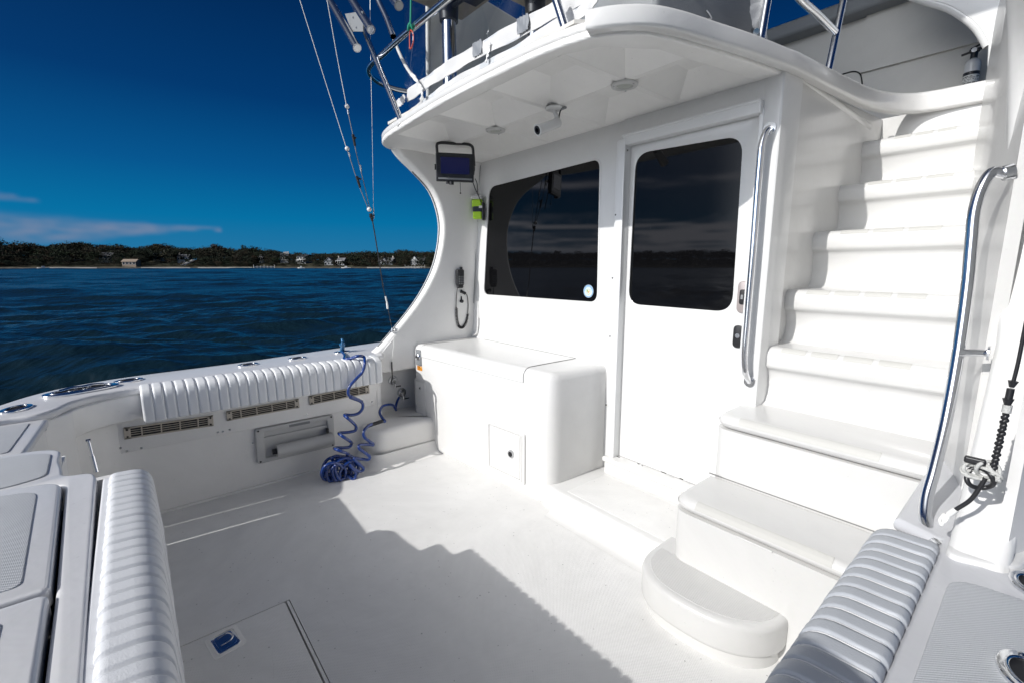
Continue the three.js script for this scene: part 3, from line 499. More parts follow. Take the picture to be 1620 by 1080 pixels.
{ // recessed roll holder
  const X = -3.16, o = thing('roll_holder', 'grey-white recessed holder with a white roll in the port side', 'roll holder');
  const tl = P(402, 679, 'x', X + .02), tr = P(527, 655, 'x', X + .02), bl = P(411, 733, 'x', X + .02), zc = (tl[2] + tr[2]) / 2, w = tl[2] - tr[2], h = tl[1] - bl[1], yc = (tl[1] + tr[1]) / 2 - h / 2;
  o.position.set(X, yc, zc); o.rotation.x = Math.atan2(tr[1] - tl[1], w);
  const outl = roundPoly(rect(-w / 2, w / 2, -h / 2, h / 2), .018), inn = roundPoly(rect(-w / 2 + .05, w / 2 - .045, -h / 2 + .03, h / 2 - .03), .012);
  obj('frame', ext(mkShape(outl, [inn]), .024, .006).rotateY(Math.PI / 2), M.lightPl, o);
  obj('back', box(.006, h - .05, w - .09, .003, 0, 0), M.lightPl, o);
  obj('ledge', [side([[-w / 2 + .05, .03], [w / 2 - .05, .03], [w / 2 - .05, .05], [-w / 2 + .05, .05]], .004, .018)], M.lightPl, o);
  obj('roll', [rod([.05, -.045, -w / 2 + .025], [.05, -.045, w / 2 - .11], .040, .040, 24)], M.lightPl, o);
  obj('knob', rod([.05, -.045, w / 2 - .112], [.05, -.045, w / 2 - .085], .020, .017, 18), M.black, o);
  obj('clip', rbox(.02, .034, .016, .004, .03, .012, -w / 2 + .05), M.black, o);
  obj('label_plate', rbox(.003, .016, .13, .001, .025, h / 2 - .02, .03 - .05), M.greyPl, o);
  obj('screw', [[1, 1], [1, -1], [-1, 1], [-1, -1]].map(q => rod([.02, q[0] * (h / 2 - .014), q[1] * (w / 2 - .018)], [.027, q[0] * (h / 2 - .014), q[1] * (w / 2 - .018)], .006)), M.black, o);
}
{ // moulded step in the forward port corner
  const o = thing('corner_step', 'white moulded step between the port side and the tackle cabinet', 'step');
  obj('body', [plan(roundPoly([[-3.40, -1.17], [-2.95, -1.21], [-2.93, -1.78], [-3.40, -1.78]], [.04, .10, .02, 0], 8), .02, .255, .035)], M.gelIn, o);
  const f = grid((u, v) => { const a = v * Math.PI / 2, r = .085; const p = spl([[-3.16, 0, -1.165], [-3.02, 0, -1.168], [-2.94, 0, -1.22], [-2.93, 0, -1.4], [-2.925, 0, -1.7]], 40)[Math.round(u * 40)]; const k = 1 - Math.sin(a), out = r * k; const n = u < .38 ? [0, 1] : u < .52 ? [.7, .7] : [1, 0]; const s = smooth(.30, .56, u), nx = Math.sin(s * Math.PI / 2), nz = Math.cos(s * Math.PI / 2); return [p[0] + nx * out, r * (1 - Math.cos(a)) + .001, p[2] + nz * out]; }, 40, 8);
  obj('foot', f, M.gelIn, o);
}

// ------------------------------------------------------------------ cabin side: tackle cabinet, bulkhead, door, wings, overhang
const zFront = x => -1.757 + (x + 1.86) * -.075;         // the cabinet front runs slightly aft towards the port side
{
  const o = thing('tackle_cabinet', 'white moulded tackle cabinet with a lid below the cabin window', 'cabinet');
  const skew = (g, k = 1) => { const p = g.attributes.position; for (let i = 0; i < p.count; i++) { const x = p.getX(i), z = p.getZ(i); const t = Math.min(1, Math.max(0, (z + 2.22) / .463)); p.setZ(i, z + (x + 1.86) * -.075 * t * k); } g.computeVertexNormals?.(); return g; };
  const pl = roundPoly([[-3.195, -2.3], [-3.195, zFront(-3.195)], [-1.762, zFront(-1.762)], [-1.735, -2.3]], [0, .05, .085, 0], 9);
  obj('body', [plan(pl, -.02, .803, .05)], M.gel, o);
  // lid: a thin shell lapping over the rounded front edge
  const zf = -1.757, prof = [], r = .052;
  prof.push([-2.205, .8045], [zf - r, .8045]); for (let k = 1; k <= 8; k++) { const a = k / 8 * Math.PI / 2; prof.push([zf - r + Math.sin(a) * (r + .0035), .8045 - r + Math.cos(a) * r]); } prof.push([zf + .0035, .715], [zf - .012, .715]);
  for (let k = 8; k >= 1; k--) { const a = k / 8 * Math.PI / 2; prof.push([zf - r + Math.sin(a) * (r - .012), .8045 - r + Math.cos(a) * (r - .012)]); } prof.push([-2.205, .792]);
  const lid = obj('lid', skew(fin(side(prof, -3.09, -1.985, .002))), M.gel, o);
  obj('lid_seam', [-3.0915, -1.9835].map(x => { const q = []; q.push([x, .8042, -2.2]); for (let k = 0; k <= 8; k++) { const a = k / 8 * Math.PI / 2, zz = zf - r + Math.sin(a) * (r + .001); q.push([x, .803 - r + .0015 + Math.cos(a) * r, zz + (x + 1.86) * -.075 * Math.min(1, (zz + 2.22) / .463)]); } q.push([x, .716, zFront(x) + .001]); return tube(q, .0019, 40, 6); }).concat([rod([-3.09, .7145, zFront(-3.09) + .0008], [-1.985, .7145, zFront(-1.985) + .0008], .0019)]), M.seam, lid);
  obj('hinge_gap', box(1.02, .004, .006, -2.50, .8035, -2.209), M.seam, lid);
  // access door low on the right of the front
  const onF = (px, py) => { let p = P(px, py, 'z', -1.75); for (let k = 0; k < 4; k++) p = P(px, py, 'z', zFront(p[0])); return p; };
  const frame = (q, t, r, hole) => { const c = q.map(p => onF(...p)); return c; };
  const dq = [[779, 668], [834, 684], [832, 766], [778, 731]].map(p => onF(...p)), ang = Math.atan(.075);
  const placed = (g, x, y) => { g.rotateY(ang); return g.translate(x, y, zFront(x) + .0); };
  { const w = .352, h = .325, cx = -2.137, cy = .235; const d = new THREE.Group(); d.name = numbered('access_door'); d.position.set(cx, cy, zFront(cx)); d.rotation.y = ang; o.add(d);
    obj('frame', front(roundPoly(rect(-w / 2, w / 2, -h / 2, h / 2), .014), -.004, .011, .005, [roundPoly(rect(-w / 2 + .022, w / 2 - .04, -h / 2 + .018, h / 2 - .018), .008)]), M.gel, d);
    obj('panel', rbox(w - .068, h - .042, .016, .004, -.009, 0, .001), M.gel, d);
    obj('hinge', rod([w / 2 - .024, -h / 2 + .012, .011], [w / 2 - .024, h / 2 - .012, .011], .0045), M.gel, d);
    obj('latch', [rod([.058, .005, .006], [.058, .005, .019], .027, .023, 24)], M.steel, d); obj('key_slot', [rod([.058, .005, .018], [.058, .005, .0205], .017, .016, 20), box(.02, .008, .004, .058, .005, .0205)], M.dark, d); }
  { const w = .145, h = .29, cx = -3.105, cy = .385; const d = new THREE.Group(); d.name = numbered('side_hatch'); d.position.set(cx, cy, zFront(cx)); d.rotation.y = ang; o.add(d);
    obj('frame', front(roundPoly(rect(-w / 2, w / 2, -h / 2, h / 2), .008), -.004, .007, .003, [roundPoly(rect(-w / 2 + .008, w / 2 - .008, -h / 2 + .008, h / 2 - .008), .006)]), M.gel, d);
    obj('panel', rbox(w - .024, h - .024, .012, .003, 0, 0, .0), M.bulk, d);
    obj('latch', [rod([.005, .08, .004], [.005, .08, .012], .012, .011, 18)], M.steel, d); obj('key_slot', box(.008, .012, .003, .005, .08, .0125), M.dark, d); }
  { const c = onF(663, 565), d = new THREE.Group(); d.name = numbered('switch_plate'); d.position.set(c[0], c[1], zFront(c[0])); d.rotation.y = ang; o.add(d);
    obj('plate', front(roundPoly(rect(-.034, .034, -.062, .06), .006), -.002, .009, .003), M.greyPl, d);
    obj('dial', lathe([[.0, .018], [.016, .017], [.023, .011], [.028, .006], [.029, .0]], 0, 0, 0, 28).rotateX(Math.PI / 2).translate(0, .008, .006), M.chrome, d);
    obj('knob', rod([0, .008, .018], [0, .008, .030], .0075), M.black, d);
    obj('screw', [[-.025, .05], [.025, .05], [-.025, -.053], [.025, -.053]].map(q => rod([q[0], q[1], .006], [q[0], q[1], .0105], .004)), M.steel, d);
    const cv = document.createElement('canvas'); cv.width = 128; cv.height = 64; const c2 = cv.getContext('2d'); c2.fillStyle = '#d98a1c'; c2.fillRect(0, 0, 128, 64); c2.fillStyle = '#7a4a08'; c2.fillRect(8, 8, 70, 10); for (let k = 0; k < 3; k++) c2.fillRect(8, 26 + k * 11, 96 - k * 18, 4); c2.fillStyle = '#f4d59a'; c2.fillRect(88, 8, 30, 12);
    const tx = new THREE.CanvasTexture(cv); tx.colorSpace = THREE.SRGBColorSpace;
    obj('orange_sticker', box(.068, .034, .002, .004, -.084, .001), phys({ map: tx, roughness: .5 }), d, true); }
}
{
  const o = thing('door_platform', 'low white platform in front of the cabin door', 'platform');
  obj('body', plan(roundPoly([[-1.80, -2.3], [-1.80, -1.752], [-.85, -1.752], [-.85, -2.3]], 0), -.03, .132, .03), M.gel, o);
  obj('tread', plan(rect(-1.66, -.95, -2.14, -1.80), .131, .1335, .001), M.sole, o);
  obj('cove', side((() => { const q = [[-1.76, 0]]; for (let k = 0; k <= 8; k++) { const a = k / 8 * Math.PI / 2; q.push([-1.7515 + .075 * (1 - Math.sin(a)), .075 * (1 - Math.cos(a)) + .001]); } q.push([-1.76, .076]); return q; })(), -1.72, -.99), M.gel, o);
}
{ // bulkhead with window, door and its frame
  const o = thing('cabin_bulkhead', 'white cabin bulkhead with a dark window and doorway at the head of the cockpit', 'bulkhead');
  const wz = q => P(q[0], q[1], 'z', ZB);
  const win = [[774, 296], [949.5, 251], [945, 478.5], [765.5, 466]].map(wz).map(p => [p[0], p[1]]);
  const wo = roundPoly(win, [.075, .06, .06, .06], 8), cx = win.reduce((a, p) => a + p[0], 0) / 4, cy = win.reduce((a, p) => a + p[1], 0) / 4;
  const door = [[-1.628, .236], [-.928, .236], [-.928, 2.075], [-1.628, 2.075]];
  const grow = (p, e) => p.map(q => { const dx = q[0] - cx, dy = q[1] - cy; return [q[0] + Math.sign(dx) * e * Math.min(1, Math.abs(dx) * 4), q[1] + Math.sign(dy) * e * Math.min(1, Math.abs(dy) * 4)]; });
  obj('panel', front([[-3.4, -.05], [-1.75, -.05], [-1.629, -.05], [-.927, -.05], [-.86, -.05], [-.86, 2.26], [-3.3, 2.26]].reverse(), ZB - .04, ZB, 0, [wo, [...door].reverse()]), M.bulk, o);
  obj('window_pane', front(grow(wo, .008), ZB - .026, ZB - .006, 0), M.glass, o);
  obj('window_gasket', [front(grow(wo, .008), ZB - .003, ZB + .0025, .001, [wo])], M.gel, o);
  // corner post to the right of the door, alongside the stairs
  obj('post', plan(roundPoly([[-.926, -2.40], [-.926, -2.205], [-.848, -2.205], [-.846, -2.40]], [0, .004, .012, 0]), .2, 2.25), M.bulk, o);
  obj('door_header', box(.76, .19, .02, -1.28, 2.175, ZB + .004), M.bulk, o);
  obj('track', [rbox(.725, .052, .05, .006, -1.288, 2.083, ZB + .018), rbox(.725, .012, .062, .004, -1.288, 2.108, ZB + .02)], M.alu, o);
  obj('jamb', [rbox(.052, 1.85, .055, .006, -1.655, 1.165, ZB + .02), rbox(.016, 1.85, .032, .004, -1.692, 1.165, ZB + .014), rbox(.02, 1.83, .03, .004, -.930, 1.165, ZB + .004)], M.alu, o);
  obj('sill', [rbox(.80, .03, .09, .008, -1.29, .226, ZB + .035), rbox(.80, .11, .06, .006, -1.29, .168, ZB + .025)], M.gel, o);
  obj('weep_slot', [[978, 722, .02], [1010, 733, .012], [1016, 736, .006], [1050, 747, .03], [1078, 757, .02]].map(([x, y, w]) => { const c = P(x, y, 'z', ZB + .081); return box(w, .003, .004, c[0], c[1], ZB + .0795); }), M.gap, o);
  obj('jamb_screw', [[1000, 238], [981, 340], [976, 440], [972, 532], [966, 640]].map(q => { const c = P(q[0] - 7, q[1], 'z', ZB + .0475); return rod([c[0], c[1], c[2] - .002], [c[0], c[1], c[2] + .0015], .0045); }), M.dark, o);
}
{
  const o = thing('cabin_door', 'white sliding cabin door with a tall dark pane', 'door');
  const z = ZB - .014, q = [[1006, 243], [1176, 214], [1158, 494], [994, 481]].map(p => P(p[0], p[1], 'z', z + .004)).map(p => [p[0], p[1]]), dg = roundPoly(q, [.09, .085, .085, .085], 8);
  obj('leaf', front(rect(-1.63, -.925, .24, 2.07), z - .03, z + .004, .002, [dg]), M.bulk, o);
  const cx = q.reduce((a, p) => a + p[0], 0) / 4, cy = q.reduce((a, p) => a + p[1], 0) / 4;
  obj('pane', front(dg.map(p => [cx + (p[0] - cx) * 1.02, cy + (p[1] - cy) * 1.015]), z - .02, z, 0), M.glass, o);
  const hp = P(1177, 470, 'z', z), h = obj('pull', front(roundPoly(rect(-.026, .026, -.075, .075), .026), 0, .010, .004), phys({ color: rgb(.42, .37, .36), roughness: .3, metalness: .3 }), o); h.position.set(hp[0], hp[1], z + .004);
  obj('pull_recess', front(roundPoly(rect(-.014, .014, -.036, .036), .013), .009, .013, .002), M.dark, h);
  obj('pull_slider', rbox(.012, .022, .01, .003, 0, .0, .014), M.greyPl, h);
  const kp = P(1169, 532, 'z', z), k = obj('lock', front(roundPoly(rect(-.023, .023, -.054, .054), .023), 0, .009, .003), M.black, o); k.position.set(kp[0], kp[1], z + .004);
  obj('keyhole', rod([0, .004, .008], [0, .004, .0125], .012, .011, 20), M.steel, k);
}
{ // round emblem sticker on the window
  const c = P(931, 461, 'z', ZB - .004), cv = document.createElement('canvas'); cv.width = cv.height = 256; const x = cv.getContext('2d');
  x.fillStyle = '#c9dcec'; x.beginPath(); x.arc(128, 128, 128, 0, 7); x.fill(); x.fillRect(0, 0, 256, 256);
  x.strokeStyle = '#3d78a8'; x.lineWidth = 14; x.beginPath(); x.arc(128, 128, 114, 0, 7); x.stroke();
  x.fillStyle = '#4c86b4'; for (let k = 0; k < 22; k++) { const a = Math.PI * (1.02 + k / 22 * .96); x.save(); x.translate(128 + Math.cos(a) * 92, 128 + Math.sin(a) * 92); x.rotate(a + 1.57); x.fillRect(-5, -9, k % 3 ? 7 : 10, 18); x.restore(); }
  x.fillStyle = '#e9e5d0'; x.beginPath(); x.moveTo(74, 92); x.lineTo(182, 92); x.lineTo(178, 160); x.lineTo(128, 202); x.lineTo(78, 160); x.closePath(); x.fill(); x.lineWidth = 7; x.strokeStyle = '#5f7f4b'; x.stroke();
  x.fillStyle = '#7f9b5a'; x.fillRect(88, 104, 30, 40); x.fillStyle = '#b9803c'; x.fillRect(122, 122, 18, 52); x.fillStyle = '#c24a3a'; x.fillRect(148, 104, 10, 48); x.fillStyle = '#8aa7bd'; x.fillRect(96, 150, 22, 18);
  const tx = new THREE.CanvasTexture(cv); tx.colorSpace = THREE.SRGBColorSpace;
  const g = new THREE.CylinderGeometry(.040, .040, .0015, 40).rotateX(Math.PI / 2).translate(c[0], c[1], ZB - .0045); const p = g.attributes.position, uv = g.attributes.uv; for (let i = 0; i < p.count; i++) uv.setXY(i, .5 + (p.getX(i) - c[0]) / .08, .5 + (p.getY(i) - c[1]) / .08);
  g.scale(1, 1, 1);
  tag(obj('window_sticker', g, phys({ map: tx, roughness: .4 }), scene, true), 'round pale blue emblem sticker in the lower right corner of the cabin window', 'sticker');
}
// port wing: the cabin side carried aft in an S-curve, down to the gunwale and up into the overhang
const wingIn = y => -3.2 + Math.max(0, y - .8) * .118;
const wingEdge = [[-1.315, .60], [-1.315, .70], [-1.345, .755], [-1.40, .80], [-1.53, .93], [-1.69, 1.112], [-1.795, 1.27], [-1.862, 1.42], [-1.898, 1.6], [-1.892, 1.76], [-1.81, 1.945], [-1.66, 2.075], [-1.56, 2.145], [-1.505, 2.20], [-1.49, 2.25]];
function wingGeo(mirror) {
  const e = spl(wingEdge.map(p => [p[0], p[1], 0]), 60).map(p => [p[0], p[1]]);
  const g = fin(side([...e, [-2.6, 2.25], [-2.6, .60]], 0, .10, .022)), p = g.attributes.position;
  for (let i = 0; i < p.count; i++) { const y = p.getY(i); let x = wingIn(y) - .10 + p.getX(i); if (mirror) x = -.09 - Math.max(0, y - 1.2) * .098 + .10 - p.getX(i); p.setX(i, x); }
  if (mirror) { for (let i = 0; i < p.count; i += 3) { const a = [p.getX(i + 1), p.getY(i + 1), p.getZ(i + 1)]; p.setXYZ(i + 1, p.getX(i + 2), p.getY(i + 2), p.getZ(i + 2)); p.setXYZ(i + 2, ...a); } }
  g.computeVertexNormals(); return crease(BGU.mergeVertices(g.deleteAttribute('normal') && g.deleteAttribute('uv') ? g : g, 1e-4), .7);
}
{
  const o = thing('port_wing', 'white S-curved wing of the cabin side on the port gunwale', 'cabin wing');
  obj('shell', wingGeo(false), M.gelIn, o);
  const e = spl(wingEdge.slice(3, 12).map(p => [wingIn(p[1]) - .06, p[1], p[0] + .003]), 40);
  obj('edge_welt', tube(e, .006, 90, 8), M.greyPl, o);
  { const v = thing('starboard_overhang', 'white starboard part of the flybridge overhang above the wing, out of the picture', 'overhang'); obj('slab', plan(roundPoly([[-.17, -3.8], [-.17, -1.34], [.55, -1.40], [.75, -3.8]], [0, .08, .1, 0]), 2.215, 2.30, .02), M.gel, v); obj('lip', plan(roundPoly([[-.15, -3.7], [-.15, -1.36], [.5, -1.42], [.7, -3.7]], [0, .08, .1, 0]), 2.297, 2.36, .02), M.gel, v); }
  const b = thing('starboard_wing', 'white curved starboard wing beside the stairs at the right edge', 'cabin wing');
  obj('shell', wingGeo(true), M.gel, b);
  obj('foot', plan(roundPoly([[-.088, -2.5], [-.090, -1.325], [.02, -1.37], [.06, -1.6], [.18, -1.95], [.18, -2.5]], [0, .04, .05, .05, 0, 0], 8), .750, .772, .008), M.gel, b);
  obj('outer_side', planWall([[.30, -2.5], [.22, -2.1], [.10, -1.78], [.02, -1.52], [-.02, -1.42]], .02, .76, 2.6, 0), M.gel, b);
}
// flybridge overhang and its coffered headliner
const edgePts = spl([[-3.15, 0, -1.66], [-3.12, 0, -1.50], [-3.04, 0, -1.405], [-2.88, 0, -1.35], [-2.55, 0, -1.318], [-2.1, 0, -1.29], [-1.6, 0, -1.293], [-1.36, 0, -1.31], [-1.20, 0, -1.345], [-1.11, 0, -1.40], [-1.045, 0, -1.475], [-1.005, 0, -1.57], [-.96, 0, -1.75], [-.918, 0, -1.92], [-.862, 0, -2.22]], 90).map(p => [p[0], p[2]]);
{
  const o = thing('flybridge_overhang', 'white flybridge overhang with coffered underside above the cabin door', 'overhang');
  const full = [...edgePts, [-.862, -3.6], [-3.3, -3.6], [-3.16, -1.75]];
  const X0 = -2.735, X1 = -1.03, Z0 = -2.19, Z1 = -1.37;
  const hole = roundPoly([[X0 + .004, Z0 + .004], [X1 + .06, Z0 + .004], [-1.078, -1.62], [-1.20, -1.438], [-1.34, Z1 - .004], [X0 + .004, Z1 - .004]], 0);
  obj('lower_skin', plan([...edgePts, [-.862, -2.3], [-3.3, -2.3], [-3.14, -1.75]], 2.200, 2.230, .010, [hole]), M.gelIn, o);
  obj('deck', plan(full, 2.226, 2.262, .010, [hole.map(p => [p[0], p[1]])]), M.gel, o);
  obj('inner_deck', plan([[-3.1, -3.6], [-2.85, -1.36], [-1.27, -1.36], [-1.05, -1.62], [-.93, -2.3], [-.93, -3.6]], 2.283, 2.297), M.fly, o);
  // coffers: sloped trays between ribs
  const xs = [-2.735, -2.265, -1.805, -1.345, -1.03], zs = [-1.37, -1.77, -2.19], H = .078, rib = .015, inn = .135;
  for (let i = 0; i < 4; i++) for (let j = 0; j < 2; j++) {
    let a = [xs[i] + (i ? rib : 0), zs[j] - (j ? rib : 0)], c = [xs[i + 1] - (i < 3 ? rib : 0), zs[j + 1] + (j < 1 ? rib : 0)];
    let P4 = [[a[0], a[1]], [c[0], a[1]], [c[0], c[1]], [a[0], c[1]]];
    if (i === 3) P4 = j === 0 ? [[a[0], -1.368], [-1.338, -1.364], [-1.192, -1.426], [-1.066, -1.61], [-1.03, c[1]], [a[0], c[1]]] : [[a[0], a[1]], [-1.026, a[1]], [-.958, c[1]], [a[0], c[1]]];
    const n = P4.length, cx = P4.reduce((s, p) => s + p[0], 0) / n, cz = P4.reduce((s, p) => s + p[1], 0) / n, w = Math.max(...P4.map(p => p[0])) - Math.min(...P4.map(p => p[0])), d = Math.max(...P4.map(p => p[1])) - Math.min(...P4.map(p => p[1]));
    const T4 = P4.map(p => [cx + (p[0] - cx) * (1 - 2 * inn / w), cz + (p[1] - cz) * (1 - 2 * inn / d)]), y0 = 2.2015, y1 = 2.2015 + H, q = [];
    for (let k = 0; k < n; k++) { const m = (k + 1) % n; q.push([[P4[k][0], y0, P4[k][1]], [P4[m][0], y0, P4[m][1]], [T4[m][0], y1, T4[m][1]], [T4[k][0], y1, T4[k][1]]]); }
    const tray = [quadStrip(q)]; for (let k = 1; k < n - 1; k++) tray.push(quadStrip([[[T4[0][0], y1, T4[0][1]], [T4[k][0], y1, T4[k][1]], [T4[k + 1][0], y1, T4[k + 1][1]], [T4[k + 1][0], y1, T4[k + 1][1]]]]));
    obj('coffer', tray.map(g => { const p = g.attributes.position; return g; }), M.gelIn, o);
  }
  obj('rib', [...[1, 2, 3].map(i => box(rib * 2 + .002, .03, (i === 3 ? .826 : .826), xs[i], 2.2165, -1.785)), box(1.70, .0292, rib * 2 + .002, -1.885, 2.2162, -1.77)], M.gelIn, o);
  // raised edge: starboard side, round the corner
  const k0 = edgePts.findIndex(p => p[0] > -1.205 && p[1] < -1.3);
  const sb = edgePts.slice(k0).map(p => [p[0] + .004, p[1]]), line = [...sb, ...spl([[-.862, 0, -2.6], [-.862, 0, -3.0], [-.858, 0, -3.25], [-.838, 0, -3.46], [-.785, 0, -3.68], [-.70, 0, -3.81], [-.58, 0, -3.86], [-.36, 0, -3.88]], 30).map(p => [p[0], p[2]])];
  const cg = fin(planWall(line.reverse(), .05, 2.205, 2.274, .012)); { const p = cg.attributes.position; for (let i = 0; i < p.count; i++) { const z = p.getZ(i), y = p.getY(i), f = Math.max(0, -z - 2.2) * mix(.070, .100, (y - 2.205) / .069); p.setY(i, y + f); } }
  obj('fascia', cg, M.gel, o);
}
{ // two ceiling lights and the bullet camera
  const lamp = (px, py, label) => { const c = P(px, py, 'y', 2.2), o = thing('ceiling_light', label, 'ceiling light', [c[0], 2.2, c[2]], 'recessed lights under the overhang'); obj('ring', lathe([[.036, -.004], [.040, -.011], [.058, -.007], [.060, .001]], 0, 0, 0, 32), M.lightPl, o); obj('lens', lathe([[0, -.008], [.03, -.007], [.037, -.002]], 0, 0, 0, 28), phys({ color: rgb(.42, .44, .40), roughness: .3 }), o); obj('screw', [0, 2.1, 4.2].map(a => rod([Math.cos(a) * .05, -.0115, Math.sin(a) * .05], [Math.cos(a) * .05, -.008, Math.sin(a) * .05], .004)), M.steel, o); };
  lamp(988, 134, 'round white ceiling light under the overhang nearest the door');
  lamp(784, 206, 'round white ceiling light under the overhang nearest the monitor');
  const b = P(877, 171, 'y', 2.2), o = thing('security_camera', 'white bullet camera on a short bracket under the overhang', 'camera', [b[0], 2.2, b[2]]);
  const hd = V(P(853, 205, 'z', b[2] + .10)).sub(V([b[0], 2.2, b[2]])), tl = V(P(884, 194, 'z', b[2] - .02)).sub(V([b[0], 2.2, b[2]])), A = hd.toArray(), B = tl.toArray();
  const u = hd.clone().sub(tl).normalize(), at2 = (t) => hd.clone().addScaledVector(u, t).toArray();
  obj('base', lathe([[0, -.014], [.030, -.013], [.047, -.006], [.048, .001]], 0, 0, 0, 28), M.bulk, o);
  obj('bracket', [rod([0, -.01, 0], [B[0] * .55 + .002, B[1] + .02, B[2] * .6], .011, .011), rod([B[0] * .55 + .002, B[1] + .024, B[2] * .6], [(A[0] * .35 + B[0] * .65), A[1] * .35 + B[1] * .65, A[2] * .35 + B[2] * .65], .012)], M.bulk, o);
  obj('housing', [rod(B, A, .0225, .026, 26), rod(at2(-.004), at2(.012), .027, .0285, 26)], M.bulk, o);
  obj('lens', rod(at2(.002), at2(.0135), .0215, .0215, 24), M.black, o); obj('glass', rod(at2(.012), at2(.0165), .010, .009, 18), M.glass, o);
  obj('cable', tube([[.045, -.008, -.02], [.028, -.012, -.02], [.018, -.03, -.02], [.014, -.06, -.02], [B[0] + .004, B[1] + .004, B[2]]], .0035, 30, 8), M.black, o); obj('cable_boot', rbox(.034, .012, .018, .005, .046, -.007, -.02), M.greyPl, o);
}

// ------------------------------------------------------------------ stairs to the flybridge
const stbdWall = [[-.42, -3.9], [-.372, -3.48], [-.326, -3.14], [-.277, -2.8], [-.240, -2.5], [-.222, -2.27], [-.185, -2.06], [-.135, -1.90], [-.11, -1.80]];
const wallX = z => { for (let i = 0; i < stbdWall.length - 1; i++) if (z <= stbdWall[i + 1][1]) return mix(stbdWall[i][0], stbdWall[i + 1][0], (z - stbdWall[i][1]) / (stbdWall[i + 1][1] - stbdWall[i][1])); return -.11; };
{
  const o = thing('stairs', 'white moulded stairs climbing to the flybridge beside the cabin door', 'stairs');
  const XL = -.872;
  // first step: a half-round block on the floor
  const dpl = []; for (let k = 0; k <= 30; k++) { const a = Math.PI * k / 30, c = Math.cos(a), s = Math.sin(a); dpl.push([-.735 - Math.sign(c) * Math.pow(Math.abs(c), .82) * .272, -1.66 + Math.pow(Math.abs(s), .9) * (.225 + .02 * c)]); }
  const s1 = obj('step', [plan([...dpl, [-.463, -1.8], [-1.007, -1.8]], .055, .182, .022), plan([...dpl.map(p => [-.735 + (p[0] + .735) * .93, -1.66 + (p[1] + 1.66) * .86]), [-.482, -1.8], [-.988, -1.8]], -.02, .1)], M.stair, o);
  obj('tread', plan([...dpl.map(p => [-.735 + (p[0] + .735) * .89, -1.665 + (p[1] + 1.665) * .86]), [-.494, -1.672], [-.976, -1.672]], .181, .1832, .001), M.skid, s1);
  const arc = (zn, y, r, e, a0, a1, t) => { const q = []; for (let k = 0; k <= 8; k++) { const a = mix(a0, a1, k / 8); q.push([zn - r + Math.sin(a) * (r + e), y - r + Math.cos(a) * (r + e)]); } for (let k = 8; k >= 0; k--) { const a = mix(a0, a1, k / 8); q.push([zn - r + Math.sin(a) * (r + e - t), y - r + Math.cos(a) * (r + e - t)]); } return q; };
  const pad = (step, x0, x1, zn, y, r, a0, a1) => obj('grip_pad', side(arc(zn, y, r, .0016, a0, a1, .004), x0, x1), M.pad, step);
  // two deep box steps with lift-up lids
  const s2 = obj('step', [plan(roundPoly([[-.93, -2.3], [-.93, -1.655], [-.15, -1.655], [-.15, -2.3]], [0, .075, 0, 0], 8), -.02, .4), plan(roundPoly([[-.463, -1.8], [-.463, -1.662], [-.15, -1.662], [-.15, -1.8]], 0), -.02, .2)], M.stair, o);
  obj('lid', plan(roundPoly([[-.932, -1.967], [-.932, -1.652], [-.15, -1.652], [-.15, -1.967]], [0, .08, 0, 0], 8), .4015, .462, .035, []), M.stair, s2);
  obj('hinge_gap', box(.68, .004, .006, -.59, .4605, -1.966), M.seam, s2);
  pad(s2, -.83, -.36, -1.652, .462, .035, .25, 1.35);
  obj('lip_notch', rbox(.13, .008, .008, .003, -.60, .400, -1.654), M.stair, s2);
  const s3 = obj('step', plan(roundPoly([[-.925, -2.42], [-.925, -1.965], [-.15, -1.965], [-.15, -2.42]], [0, .075, 0, 0], 8), .40, .685), M.stair, o);
  obj('lid', plan(roundPoly([[-.927, -2.312], [-.927, -1.962], [-.15, -1.962], [-.15, -2.312]], [0, .08, 0, 0], 8), .6868, .748, .035), M.stair, s3);
  obj('hinge_gap', box(.66, .004, .006, -.58, .7465, -2.311), M.seam, s3);
  pad(s3, -.82, -.33, -1.962, .748, .035, .25, 1.35);
  // five moulded steps with bull-nosed treads
  const Y = [1.025, 1.285, 1.58, 1.855, 2.145], Z = [-2.275, -2.495, -2.80, -3.14, -3.48], pads = [[4, -.80, -.32], [4, -.79, -.335], [3, -.76, -.36], [3, -.75, -.39], [3, -.73, -.45]];
  let py = .748, pz = -2.32;
  Y.forEach((y, i) => {
    const z = Z[i], r = .046, nz = Z[i + 1] ?? -3.80, prof = [];
    prof.push([nz - .12, y - .02], [nz - .12, y]); for (let k = 0; k <= 8; k++) { const a = k / 8 * 1.45; prof.push([z - r + Math.sin(a) * r, y - r + Math.cos(a) * r]); }
    prof.push([z - .001, y - .082], [z - .006, y - .094], [z - .024, y - .104], [z - .036, y - .125], [z - .046, py + .09], [z - .040, py + .045], [z - .024, py + .014], [z + .004, py + .001], [z + .004, py - .02], [nz - .12, py - .02]);
    const s = obj('step', side(prof, XL - .03, wallX(z - .1) + .06), M.stair, o);
    // the tread's left end steps back a little where it meets the cabin side
    obj('end_block', rbox(.045, .085, .05, .014, XL + .012, y - .055, z - .040), M.stair, s);
    const [n, a, b] = pads[i]; for (let k = 0; k < n; k++) { const w = (b - a) / n; pad(s, a + k * w + .010, a + (k + 1) * w - .010, z, y, r, .12, .95); }
    py = y;
  });
  obj('side_wall', side([[-2.38, .24], [-2.38, 2.222], [-3.88, 2.335], [-3.88, .24]], -.908, -.868), M.stair, o);
  obj('outer_wall', planWall(stbdWall, .03, .3, 2.66, 0), M.stair, o);
